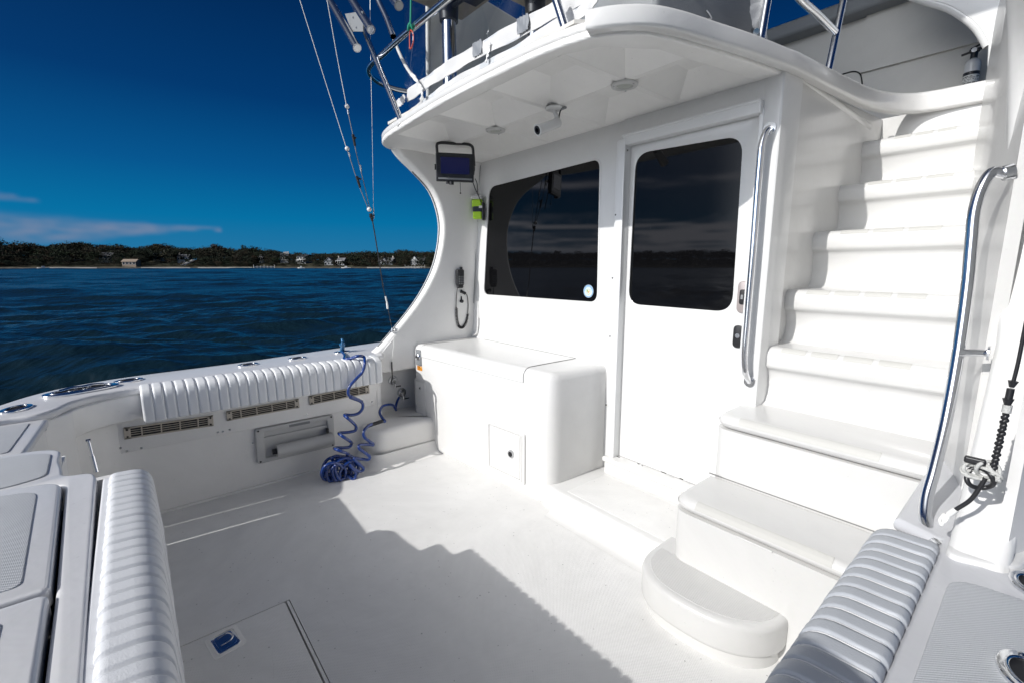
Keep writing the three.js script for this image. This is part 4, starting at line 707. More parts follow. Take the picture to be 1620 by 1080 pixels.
  // edge of the flybridge deck at the head of the stairs
  const zr = -3.86; obj('top_riser', side([[zr, 2.10], [zr + .004, 2.34], [zr - .4, 2.34], [zr - .4, 2.10]], -.93, -.38), M.stair, o);
}
function rail(name, label, pts, r, feet, extra) {
  const o = thing(name, label, 'handrail'); obj('tube', tube(pts, r, pts.length * 14, 16), M.chrome, o);
  for (const [a, b] of feet) obj('foot', rod(a, b, .030, .026, 24), M.chrome, o);
  extra?.(o); return o;
}
{
  const zr = -2.145, A = P(1218, 203, 'z', -2.20), B = P(1186, 603, 'z', -2.20);
  rail('door_handrail', 'polished handrail standing to the right of the cabin door', [A, P(1213, 207, 'z', -2.165), P(1206, 226, 'z', zr), P(1202, 262, 'z', zr), P(1192, 390, 'z', zr), P(1182, 510, 'z', zr), P(1178, 565, 'z', zr), P(1180, 590, 'z', -2.155), B], .0135, [[[A[0], A[1], A[2] - .012], [A[0], A[1], A[2] + .002]], [[B[0], B[1], B[2] - .012], [B[0], B[1], B[2] + .002]]]);
  const top = [-.128, 1.640, -1.80], R = [top, P(1572, 272, 'z', -1.79), P(1556, 292, 'z', -1.775), P(1543, 330, 'z', -1.765), P(1537, 385, 'z', -1.755), P(1531, 450, 'z', -1.74), P(1516, 560, 'z', -1.70), P(1497, 665, 'z', -1.64), P(1478, 745, 'z', -1.57), P(1466, 790, 'z', -1.53), P(1465, 822, 'z', -1.495), P(1475, 850, 'z', -1.45), P(1492, 868, 'z', -1.405)];
  const e = R[R.length - 1], c = P(1519, 557, 'z', -1.70), d = P(1563, 558, 'z', -1.725);
  rail('stair_handrail', 'tall curved polished handrail at the right side of the stairs', R, .0135, [], o => { obj('flange', rod([top[0] + .012, top[1] + .004, top[2] - .004], [top[0] - .004, top[1], top[2] + .004], .021, .019, 22), M.chrome, o); obj('standoff', [rod(c, d, .0095), rod(d, [d[0] + .004, d[1], d[2]], .02), rod(c, [c[0] + .012, c[1], c[2]], .016, .011)], M.chrome, o); obj('foot', rod([e[0], e[1] - .012, e[2]], [e[0], e[1] + .004, e[2]], .024), M.chrome, o); });
}

// ------------------------------------------------------------------ things on the port wing
{ // monitor on a bracket
  const c = P(720, 265, 'z', -1.745), o = thing('monitor', 'small black monitor on a black bracket under the overhang', 'monitor', c);
  o.rotation.order = 'YXZ'; o.rotation.y = Math.atan2(-c[0], -c[2]) + .10; o.rotation.x = .05;
  const dist = Math.hypot(c[0], c[2]), k = dist / 730 * (1 + Math.pow((720 - 810) / 730, 2)) ** .5, w = 57 * k, h = 41 * k;
  obj('case', [rbox(w, h, .028, .006, 0, 0, -.016), rbox(w * .8, h * .7, .03, .008, 0, 0, -.03)], M.black, o);
  obj('screen', rbox(w * .76, h * .58, .003, .001, 0, h * .06, -.0008), M.screen, o);
  obj('bezel_strip', rbox(w * .9, h * .06, .003, .001, 0, -h * .40, -.0006), M.greyPl, o);
  obj('bracket', tube([[-w * .45, h * .3, -.02], [-w * .46, h * .6, -.02], [-w * .455, h * .78, -.02], [-w * .40, h * .83, -.02], [0, h * .84, -.02], [w * .40, h * .83, -.02], [w * .47, h * .76, -.02], [w * .50, h * .5, -.022], [w * .515, h * .1, -.024]], .0095, 90, 10), M.black, o);
  obj('knob', [rod([w * .50, 0, -.02], [w * .53, 0, -.02], .018), rod([-w * .50, 0, -.02], [-w * .53, 0, -.02], .018)], M.black, o);
  obj('cable', [tube([[w * .47, h * .74, -.03], [w * .52, h * .5, -.045], [w * .54, h * .1, -.05], [w * .52, -h * .2, -.045]], .0032, 24, 8), tube([[w * .48, -h * .45, -.03], [w * .56, -h * .75, -.03], [w * .66, -h * 1.02, -.03], [w * .70, -h * 1.2, -.03]], .0032, 24, 8)], M.black, o);
  obj('plug', [rod([-w * .20, -h * .5, -.01], [-w * .20, -h * .58, -.01], .011), rod([-w * .10, -h * .5, -.01], [-w * .10, -h * .60, -.01], .016)], M.black, o);
  obj('aerial', [rod([w * .14, -h * .5, -.03], [w * .145, -h * .86, -.03], .0016), rod([w * .145, -h * .86, -.03], [w * .145, -h * .91, -.03], .005)], M.black, o);
}
{ // lime rescue light hung beside the window
  const c = P(755, 330, 'z', -2.165), o = thing('rescue_light', 'lime green and black rescue light hung beside the cabin window', 'rescue light', c); o.rotation.y = .78; o.scale.setScalar(1.12); const k = .95;
  obj('body', [rbox(.075 * k, .060, .050, .014, 0, .032, 0), rbox(.068 * k, .055, .048, .012, .002, -.045, 0)], M.lime, o);
  obj('band', rbox(.069 * k, .046, .050, .010, .003, -.004, 0), phys({ color: rgb(.015, .02, .04), roughness: .5 }), o);
  obj('cap', [rbox(.088 * k, .028, .058, .013, -.001, .074, 0), rod([0, .08, 0], [0, .098, 0], .014)], M.lightPl, o);
  obj('side_grip', rbox(.016, .12, .044, .006, .044 * k, -.02, 0), M.black, o);
  obj('tag', rbox(.024, .016, .004, .002, .028, .008, .027), M.bulk, o);
  const w = obj('cord', tube([[0, .09, 0], [.002, .13, -.004], [0, .17, 0], [-.012, .20, .0]], .0028, 20, 8), M.black, o);
}
{ // thin cable down the corner
  const o = thing('corner_cable', 'thin grey cable running down the corner between wing and bulkhead', 'cable');
  obj('wire', tube([P(760, 262, 'z', -2.212), P(757, 300, 'z', -2.212), P(754, 350, 'z', -2.212), P(752, 420, 'z', -2.212), P(749, 480, 'z', -2.212)], .0022, 40, 6), M.greyPl, o);
  obj('clip', [300, 350, 420].map(y => { const c = P(757 - (y - 300) * .04, y, 'z', -2.212); return rbox(.010, .008, .006, .002, c[0], c[1], c[2]); }), M.lightPl, o);
  const b = thing('white_cable', 'white cable curling down the bulkhead to the cabinet top', 'cable');
  obj('wire', tube([P(753, 470, 'z', -2.214), P(756, 485, 'z', -2.212), P(756.5, 505, 'z', -2.21)], .002, 24, 6), M.lightPl, b);
  obj('sleeve', tube([P(756.5, 503, 'z', -2.21), P(756, 518, 'z', -2.21), P(753, 528, 'z', -2.205), P(747, 531, 'z', -2.2)], .006, 24, 8), M.gel, b);
}
{ // handset with coiled cord
  const X = y => wingIn(y) + .004, W = (px, py, off = .0) => { let p = P(px, py, 'x', -3.13); for (let k = 0; k < 4; k++) p = P(px, py, 'x', X(p[1]) + off); return p; };
  const c = W(727.5, 440, .022), o = thing('radio_handset', 'black radio handset with a coiled cord on the port wing', 'handset', c);
  const L = (px, py, off) => { const p = W(px, py, off); return [p[0] - c[0], p[1] - c[1], p[2] - c[2]]; };
  obj('body', [rbox(.036, .130, .070, .014, 0, .004, 0), rbox(.034, .05, .056, .013, -.001, -.058, 0)], M.black, o);
  obj('grille', rbox(.004, .034, .044, .002, .018, .040, 0), M.rubber, o);
  for (let r = 0; r < 5; r++) for (let q = 0; q < 3; q++) obj('key', rbox(.004, .008, .011, .0015, .0185, .012 - r * .014, .017 - q * .017), M.greyPl, o);
  obj('knob', rod([-.004, .068, -.016], [-.004, .088, -.016], .011), M.black, o);
  obj('lead', tube([L(723.5, 455, .016), L(722, 470, .012), L(721.5, 487, .012)], .0032, 24, 8), M.black, o);
  const path = spl([L(722, 487, .012), L(722.5, 502, .012), L(726, 516, .014), L(731.5, 518, .014), L(737, 511, .013), L(740, 497, .012)], 300), coil = [];
  path.forEach((p, i) => { const q = path[Math.min(path.length - 1, i + 1)], r = path[Math.max(0, i - 1)], t = V(q).sub(V(r)).normalize(), nx = new THREE.Vector3(1, 0, 0), b = t.clone().cross(nx).normalize(), a = i * 2 * Math.PI / 9; coil.push([p[0] + nx.x * Math.cos(a) * .0085, p[1] + b.y * Math.sin(a) * .0085, p[2] + b.z * Math.sin(a) * .0085]); });
  obj('coiled_cord', tube(coil, .0031, 1200, 6), M.black, o);
  obj('tail', tube([L(740, 497, .012), L(740.5, 480, .012), L(738.5, 467, .014), L(735, 463, .016)], .0032, 30, 8), M.black, o);
  obj('connector', [rod(L(736, 464.5, .018), L(730.5, 461.5, .014), .0125, .010), rod(L(730.5, 461.5, .016), L(728.5, 461, .012), .014)], M.rubber, o);
  const h = thing('socket_cap', 'small black rubber socket cap hanging below the handset connector', 'cap', W(730, 474, .008));
  obj('strap', rod([0, .026, 0], [0, -.006, 0], .0045, .006), M.rubber, h); obj('cap', [rod([-.006, -.014, 0], [.012, -.014, 0], .014)], M.rubber, h);
}
// ------------------------------------------------------------------ hose, taps, outrigger rigging
{
  const o = thing('coiled_hose', 'blue coiled wash-down hose hanging over the port bolster', 'hose');
  const B = (px, py, x = -2.945) => P(px, py, 'x', x);
  const noz = P(541, 556, 'y', .765);
  obj('nozzle', [rod(noz, P(542, 541, 'z', noz[2]), .018, .014), rod(P(542, 541, 'z', noz[2]), P(540.5, 536, 'z', noz[2]), .011, .0085), rod(P(543, 546, 'z', noz[2]), P(539, 545, 'z', noz[2]), .014)], phys({ color: rgb(.02, .13, .28), roughness: .2, clearcoat: .7, metalness: .3 }), o);
  const pts = [noz, P(545, 562, 'y', .772), P(546, 568, 'y', .775), P(556, 566, 'y', .785), P(566, 563, 'y', .80), P(575, 564, 'x', -3.0), B(577, 574), B(573, 588), B(562, 600), B(552.5, 612), B(551, 622), B(556, 629)];
  obj('upper_lead', tube(pts, .0105, 140, 10), M.hose, o);
  obj('sleeve', rod(B(554, 627), B(573, 635), .0145, .011), M.hose, o);
  const zig = [B(568, 633), B(573.5, 638), B(573, 646), B(567, 653), B(556, 656), B(545, 655.5), B(549, 660, -2.90), B(557, 667, -2.90), B(563, 675), B(562, 680), B(552, 683), B(536, 684.5), B(541, 689, -2.90), B(550, 695, -2.89), B(556, 701), B(553, 706), B(543, 707.5), B(529, 708), B(534, 711, -2.88), B(545, 715, -2.87), B(551, 719), B(546, 721.5), B(530, 721), B(524.5, 724), B(527, 729)];
  obj('upper_coil', tube(zig, .0105, 320, 10), M.hose, o);
  // heap of coils on the floor
  seed = 31; const cc = P(538, 742, 'x', -2.93), heap = []; for (let i = 0; i <= 300; i++) { const t = i / 300, a = i * .218, R = .066 + .018 * Math.sin(i * .113) + .012 * Math.sin(i * .37); const tx = .35 * Math.sin(i * .041 + 1), tz = (t - .5) * .10; const ca = Math.cos(a) * R, sa = Math.sin(a) * R; heap.push([cc[0] + .045 * Math.sin(i * .067) + sa * .35 * Math.sin(i * .029), Math.max(.012, cc[1] + sa * .92 + .006 * Math.sin(i * .5)), cc[2] + tz + ca * .95 + tx * .02]); }
  obj('heap', tube(heap, .0105, 1500, 9), M.hose, o);
  const low = [B(549, 752, -2.88), B(560, 757, -2.86), B(563, 748, -2.86), B(558, 738, -2.86), B(553.5, 734, -2.86), B(560, 741, -2.85), B(571, 744.5, -2.85), B(575, 741, -2.85), B(569, 734, -2.86), B(561, 726, -2.87), B(561, 724, -2.87), B(572, 725.5, -2.87), B(583, 726, -2.86), B(585, 722, -2.86), B(578, 716, -2.87), B(568, 708, -2.88), B(568, 704, -2.89), B(578, 702.5, -2.9), B(591, 703, -2.9), B(585, 698, -2.9), B(576, 690, -2.91), B(575.5, 682, -2.92), B(581, 674, -2.94), B(588, 670, -2.96)];
  obj('lower_coil', tube(low, .0105, 320, 10), M.hose, o);
  const g0 = P(582, 673, 'x', -2.96), g1 = P(605, 665.5, 'x', -2.97); obj('grip', rod(g0, g1, .0135, .0125, 18), M.rubber, o);
  obj('tap_lead', tube([g1, P(609, 666, 'x', -2.98), P(604, 660, 'x', -3.0), P(600.5, 652, 'x', -3.03), P(604, 643, 'x', -3.07), P(614, 639.5, 'x', -3.12), P(622, 641, 'x', -3.18), P(626.5, 648, 'x', -3.22), P(626, 642, 'x', -3.25), P(629, 632, 'x', -3.29), P(631.5, 628, 'x', -3.30)], .0100, 130, 10), M.hose, o);
  const tap = (px, py, label) => { const c = P(px, py, 'x', -3.343), t = thing('spigot', label, 'spigot', c); obj('flange', rod([-.004, 0, 0], [.010, 0, 0], .040, .036, 28), M.steel, t); obj('boss', rod([.008, 0, 0], [.026, 0, 0], .022, .018, 20), M.steel, t); obj('outlet', [rod([.02, 0, 0], [.040, -.022, .004], .012), rod([.040, -.018, .004], [.042, -.05, .006], .010)], M.steel, t); obj('lever', rbox(.012, .008, .055, .003, .038, -.046, -.02), M.black, t); return t; };
  tap(635, 620, 'round steel tap on the recessed wall with the blue hose joined to it');
  tap(621.5, 601, 'round steel eye on the recessed wall with a black line clipped to it');
}
{ // outrigger halyards on the port side
  const X = -3.30, Q = (px, py) => P(px, py, 'x', X), bead = (px, py, r) => new THREE.SphereGeometry(r, 20, 14).translate(...Q(px, py));
  const a = thing('outrigger_halyard', 'outer thin outrigger line with a white float, left of the pair', 'rigging line');
  obj('line', tube([Q(461, -40), Q(474, 0), Q(511, 118), Q(548, 235)], .0022, 40, 6), M.line, a);
  obj('float', bead(549, 235.5, .0155), M.gel, a);
  obj('leader', tube([Q(549, 237), Q(554, 252), Q(562, 277), Q(569, 297), Q(577, 317), Q(583, 332)], .0030, 40, 6), M.greyPl, a);
  obj('clip', [rod(Q(564, 279), Q(569.5, 297), .010, .008), rod(Q(565, 281), Q(571, 284), .006)], M.black, a);
  obj('crimp', rod(Q(551.5, 241), Q(553.5, 248), .006), M.wire, a);
  const b = thing('outrigger_halyard', 'inner thin outrigger line with a white float, right of the pair', 'rigging line');
  obj('line', tube([Q(508, -40), Q(517, 0), Q(532, 84), Q(548, 168)], .0022, 40, 6), M.line, b);
  obj('float', bead(549, 168.5, .0155), M.gel, b);
  obj('leader', tube([Q(549, 170), Q(553, 190), Q(558, 213), Q(564, 245), Q(571, 272), Q(579, 305), Q(585, 331)], .0030, 40, 6), M.greyPl, b);
  obj('clip', [rod(Q(558, 213), Q(561.5, 231), .010, .008), rod(Q(558, 216), Q(563, 219), .006)], M.black, b);
  obj('crimp', [rod(Q(550, 174), Q(551, 181), .006), rod(Q(569.5, 261), Q(571.5, 272), .006)], M.wire, b);
  const c = thing('outrigger_stay', 'thin vertical wire dropping behind the white floats to the black snubber', 'rigging line');
  obj('line', tube([Q(585, -40), Q(586, 75), Q(588.5, 200), Q(591, 344)], .0016, 40, 6), M.wire, c); obj('ferrule', rod(Q(590.7, 330), Q(591, 346), .0045), M.wire, c);
  const d = thing('outrigger_snubber', 'black snubber line from the white bead down to the port wing', 'rigging line');
  obj('float', bead(584, 331.5, .017), M.gel, d);
  obj('clip', [rod(Q(586, 338), Q(589, 350), .012, .009), rod(Q(584.5, 343), Q(592, 341), .006)], M.black, d);
  obj('cord', tube([Q(589, 349), Q(594, 378), Q(599, 410), Q(606, 455)], .0045, 40, 8), M.black, d);
  obj('lower_cord', tube([Q(606, 455), Q(611, 477), Q(617, 505), P(621, 523, 'x', -3.22)], .0030, 40, 8), M.black, d);
  obj('crimp', [rod(Q(609.5, 469), Q(612, 479), .0055), rod(Q(612, 479), Q(613, 489), .0070)], M.line, d);
  const e = thing('jam_cleat', 'small steel cleat on the edge of the port wing with a hanging tag line', 'cleat', P(623, 525, 'x', -3.20));
  obj('body', [rbox(.03, .012, .05, .004, 0, .004, 0), rod([0, 0, -.02], [0, .03, -.012], .006), rod([0, 0, .02], [0, .03, .012], .006)], M.steel, e);
  const r = [P(624, 527, 'x', -3.16), P(622.5, 545, 'x', -3.17), P(621, 560, 'x', -3.175), P(619.5, 572, 'x', -3.18)], f = v => [v[0] - e.position.x, v[1] - e.position.y, v[2] - e.position.z];
  obj('cord', tube(r.map(f), .0022, 30, 6), M.line, e);
  obj('tail', tube([P(619.5, 572, 'x', -3.18), P(620, 585, 'x', -3.2), P(620, 597, 'x', -3.29), P(618.5, 604, 'x', -3.30)].map(f), .0052, 30, 8), M.black, e);
}
{ // starboard halyard made fast to the wing
  const z = -1.345, Q = (px, py, q = z) => P(px, py, 'z', q);
  const o = thing('starboard_halyard', 'black and white rigging rope made fast with a steel knot on the starboard wing', 'rope');
  obj('upper_line', tube([Q(1632, 470), Q(1619, 535), Q(1611, 575), Q(1604, 603)], .0032, 30, 8), M.black, o);
  obj('swivel', [rod(Q(1604, 602), Q(1601, 612), .008, .004), rod(Q(1600, 614), Q(1596, 632), .006), rod(Q(1596, 630), Q(1594.5, 640), .009, .005)], M.black, o);
  const wr = []; { const a = V(Q(1593, 650)), b = V(Q(1571, 745)); for (let i = 0; i <= 160; i++) { const t = i / 160, p = a.clone().lerp(b, t), q = i * .55; wr.push([p.x + Math.cos(q) * (.0016 + .0012 * Math.sin(i * .9)), p.y, p.z + Math.sin(q) * .0016]); } }
  obj('wrapped_cord', tube(wr, .0046, 700, 7), M.black, o);
  obj('splice', [rod(Q(1595, 640), Q(1592.5, 652), .0075)], M.rope, o);
  const k = Q(1553, 748), loop = (r1, r2, dx, dy, ph) => Array.from({ length: 14 }, (_, i) => { const a = i / 14 * 6.283 + ph; return [k[0] + dx + Math.cos(a) * r1, k[1] + dy + Math.sin(a) * r2, k[2] + .008 * Math.sin(2 * a + ph)]; });
  obj('knot', [tube(loop(.030, .013, 0, 0, 0), .0040, 80, 8, true), tube(loop(.022, .016, -.005, .005, 1.2), .0038, 80, 8, true), tube(loop(.017, .020, .009, .008, 2.4), .0038, 80, 8, true), tube(loop(.025, .009, .003, -.006, .8), .0036, 80, 8, true)], M.rope, o);
  obj('snap', [tube(loop(.020, .022, .0, -.012, .4), .0048, 60, 8, true), rbox(.034, .014, .014, .004, k[0] - .012, k[1] + .024, k[2])], M.black, o);
  obj('tail', tube([Q(1560, 755), Q(1552, 768), Q(1536, 790), Q(1512, 806)], .0042, 40, 8), M.black, o);
  obj('whipping', [rod(Q(1513, 805), Q(1502, 813), .006), tube([Q(1506, 808), Q(1498, 815), Q(1490, 830), Q(1487, 823), Q(1494, 812)], .0032, 40, 6), tube([Q(1503, 811), Q(1499, 822), Q(1493, 826), Q(1496, 815)], .003, 30, 6)], M.line, o);
}

// ------------------------------------------------------------------ flybridge
function ribbon(top, bot, thick, n = 40) {               // a strip of canvas between two 3-D edges, with thickness
  const a = spl(top, n), b = spl(bot, n);
  const f = (off) => grid((u, v) => { const p = a[Math.round(u * n)], q = b[Math.round(u * n)]; const w = .004 * Math.sin(u * 23 + v * 3) + .003 * Math.sin(u * 57 - v * 5); return [mix(p[0], q[0], v), mix(p[1], q[1], v), mix(p[2], q[2], v) + off + w]; }, n, 4);
  return [f(0), f(-thick), grid((u, v) => { const p = a[Math.round(u * n)]; const w = .004 * Math.sin(u * 23) + .003 * Math.sin(u * 57); return [p[0], p[1], p[2] + w - thick * v]; }, n, 1), grid((u, v) => { const p = b[Math.round(u * n)]; const w = .004 * Math.sin(u * 23 + 3) + .003 * Math.sin(u * 57 - 5); return [p[0], p[1], p[2] + w - thick * v]; }, n, 1)];
}
const Zp = z => (x, y) => P(x, y, 'z', z);
{ // rail round the after port corner
  const Y = 2.745, q = (x, y) => P(x, y, 'y', Y), o = thing('flybridge_rail', 'polished flybridge rail bending round the port corner above the overhang', 'rail');
  obj('top_rail', tube([[-1.0, Y, -1.40], [-1.6, Y, -1.40], [-2.3, Y, -1.40], [-2.75, Y, -1.40], q(601, 90), q(590, 99), q(583, 110), q(587, 121), q(600, 131), q(622, 140), q(655, 147)], .0185, 140, 14), M.chrome, o);
  const b = P(637, 198, 'z', -1.35); obj('stanchion', rod(b, P(545, -26, 'z', -1.43), .0185), M.chrome, o);
  obj('foot', [rod([b[0] + .004, b[1] - .006, b[2]], [b[0] - .006, b[1] + .020, b[2]], .034, .024, 20)], M.gel, o);
  obj('brace', tube([P(588, -30, 'z', -1.45), P(598, 0, 'z', -1.45), P(611, 28, 'z', -1.45), P(622, 58, 'z', -1.44)], .019, 40, 12), M.chrome, o);
  const s = P(900, 62, 'z', -1.42), t = P(876, -14, 'z', -1.42); obj('stanchion', rod(s, t, .0175), M.chrome, o);
  const pl = fin(new THREE.CylinderGeometry(.05, .055, .012, 28).scale(1, 1, .62)); pl.rotateZ(-.1); pl.translate(s[0], s[1] - .006, s[2]); obj('base_plate', pl, M.chrome, o);
}
function holder(x0, y0, x1, y1, z, r, label) {
  const a = P(x0, y0, 'z', z), b = P(x1, y1, 'z', z), A = V(a), u = V(b).sub(A).normalize(), o = thing('rod_tube', label, 'rod holder', [0, 0, 0], 'rod tubes on the flybridge rail'), at3 = t => V(b).addScaledVector(u, -t).toArray();
  obj('tube', rod(a, b, r, r, 22), M.steel, o); obj('rim', rod(at3(.012), b, r * 1.07, r * 1.07, 22), M.steel, o); obj('bore', rod(at3(.005), V(b).addScaledVector(u, .0015).toArray(), r * .86, r * .86, 18), M.steel, o);
}
holder(506, -26, 565, 76, -1.30, .0255, 'polished rod tube hanging furthest to the left on the flybridge rail');
holder(544, -20, 587, 47, -1.34, .0255, 'polished rod tube in the middle of the three on the flybridge rail');
holder(603, -28, 631, 9, -1.38, .0255, 'polished rod tube nearest the cabin, its lower end just in the picture');
{
  const o = thing('rod_tube_bracket', 'grey flat bracket plate joining the two left rod tubes', 'bracket'), q = Zp(-1.33), pts = (l) => l.map(p => q(...p)).map(p => [p[0], p[1]]);
  obj('plate', front(pts([[546, 22], [574, 18], [575, 50], [557, 50]]), -1.335, -1.327), M.greyPl, o);
  obj('bolt', [[560, 28], [565, 44]].map(p => { const c = q(...p); return rod([c[0], c[1], -1.328], [c[0], c[1], -1.322], .006); }), M.steel, o);
}
{ // clear curtain with white hems
  const o = thing('curtain', 'clear vinyl enclosure curtain with white canvas hems above the overhang', 'enclosure curtain'), z = -1.50, q = Zp(z), up = (p, h) => [p[0], p[1] + h, p[2]];
  const mid = [[644, 152], [672, 132], [705, 110], [760, 78], [832, 40], [900, 2], [945, -24]].map(p => q(...p));
  obj('upper_hem', ribbon(mid.map(p => up(p, .036)), mid.map(p => up(p, -.036)), .005), M.canvas, o);
  const low = [[646, 184], [662, 172], [690, 150], [720, 132], [770, 105], [830, 74], [885, 45], [918, 26], [940, 2], [948, -14]].map(p => q(...p));
  obj('lower_hem', ribbon(low.map((p, i) => up(p, i > 5 ? .048 : .030)), low.map((p, i) => up(p, i > 5 ? -.012 : -.030)), .005), M.canvas, o);
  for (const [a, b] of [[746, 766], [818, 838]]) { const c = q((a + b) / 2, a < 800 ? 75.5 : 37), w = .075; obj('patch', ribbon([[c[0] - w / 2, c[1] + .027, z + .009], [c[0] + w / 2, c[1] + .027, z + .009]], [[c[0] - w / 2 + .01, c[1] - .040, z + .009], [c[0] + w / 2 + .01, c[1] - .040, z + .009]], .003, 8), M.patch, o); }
  const wav = (x, y) => .012 * Math.sin(x * 9 + y * 5) + .008 * Math.sin(x * 21 - y * 13);
  obj('lower_pane', grid((u, v) => { const i = u * (mid.length - 1), k = Math.min(mid.length - 2, Math.floor(i)), a = mid[k], b = mid[k + 1], t = i - k, x = mix(a[0], b[0], t), y = mix(a[1], b[1], t) - .03 - v * .09; return [x, y, z - .006 + wav(x, y) * .5]; }, 60, 6), M.clear, o);
  obj('upper_pane', grid((u, v) => { const x = mix(-2.86, -1.5, u), y = 2.51 + v * .9; return [x, y, z - .012 + wav(x, y) - v * .05]; }, 50, 20), M.clear, o);
  obj('zip_strip', ribbon([P(653, 118, 'z', -1.49), P(665, 135, 'z', -1.485), P(670, 150, 'z', -1.48), P(667, 168, 'z', -1.48), P(659, 181, 'z', -1.485)].map(p => [p[0] - .014, p[1], p[2] + .012]), [P(653, 118, 'z', -1.49), P(665, 135, 'z', -1.485), P(670, 150, 'z', -1.48), P(667, 168, 'z', -1.48), P(659, 181, 'z', -1.485)].map(p => [p[0] + .014, p[1] + .004, p[2] + .012]), .004), M.canvas, o);
  obj('side_strip', tube([[622, 60], [630, 80], [641, 103], [650, 117], [657, 124]].map(p => q(...p)), .0105, 40, 10), M.lightPl, o);
  obj('flap', ribbon([[627, 160], [638, 149]].map(p => P(...p, 'z', -1.47)), [[628, 172], [641, 160]].map(p => P(...p, 'z', -1.47)), .004, 8), M.canvas, o);
  obj('seam', [ribbon([q(779, 68), q(775, 86), q(772, 100)].map(p => [p[0] - .008, p[1], z + .014]), [q(779, 68), q(775, 86), q(772, 100)].map(p => [p[0] + .006, p[1], z + .014]), .002, 8)].flat(), M.piping, o);
  obj('side_pane', grid((u, v) => { const x = mix(-2.86, -3.02, u), zz = mix(-1.50, -2.4, u), y = 2.33 + v * 1.05; return [x + wav(zz, y), y, zz]; }, 24, 16), M.clear, o);
}
{ // cord and carabiner on the rail
  const q = Zp(-1.375), o = thing('carabiner', 'red carabiner hung from the flybridge rail on a green cord', 'carabiner');
  obj('cord', tube([q(651, -20), q(650, 0), q(649.5, 24), q(649, 40)], .005, 30, 8), M.green, o);
  const k = q(649, 43), kn = Array.from({ length: 16 }, (_, i) => { const a = i / 16 * 6.283; return [k[0] + Math.cos(a) * .014, k[1] + Math.sin(2 * a) * .012, k[2] + Math.sin(a) * .012]; }); obj('knot', tube(kn, .0062, 90, 8, true), M.green, o);
  obj('hook', tube([q(649, 48), q(653, 52), q(654, 64), q(651, 75), q(648.5, 77), q(648, 66), q(648, 54)], .0036, 60, 8, true), M.red, o); obj('gate', rod(q(653.5, 52), q(653.5, 68), .0032), M.chrome, o);
}
function helmChair(px, py0, py1, z, label) {
  const a = P(px, py0, 'z', z), o = thing('helm_chair', label, 'helm chair', [a[0], 2.298, a[2]]), t = P(px, py1, 'z', z)[1] - 2.298;
  obj('pedestal', [rod([0, 0, 0], [0, t, 0], .045, .045, 28), rod([0, 0, 0], [0, .012, 0], .11, .10, 28)], M.chrome, o);
  obj('collar', rod([0, t - .01, 0], [0, t + .13, 0], .058, .066, 26), M.black, o);
  obj('seat_pan', rbox(.48, .07, .46, .03, .05, t + .16, 0), M.tan, o); obj('cushion', rbox(.50, .12, .48, .05, .05, t + .255, 0), M.vinyl, o); obj('backrest', rbox(.5, .5, .1, .05, .05, t + .55, -.24), M.vinyl, o);
  obj('footrest', [rbox(.30, .03, .16, .012, .36, t + .02, .02), rod([.04, t + .06, 0], [.3, t + .03, .02], .014)], M.dark, o);
}
helmChair(712, 130, 30, -1.72, 'helm chair on a thick polished pedestal behind the curtain, the nearer to the port corner');
helmChair(846, 80, 22, -2.02, 'helm chair on a polished pedestal behind the curtain, the further from the port corner');
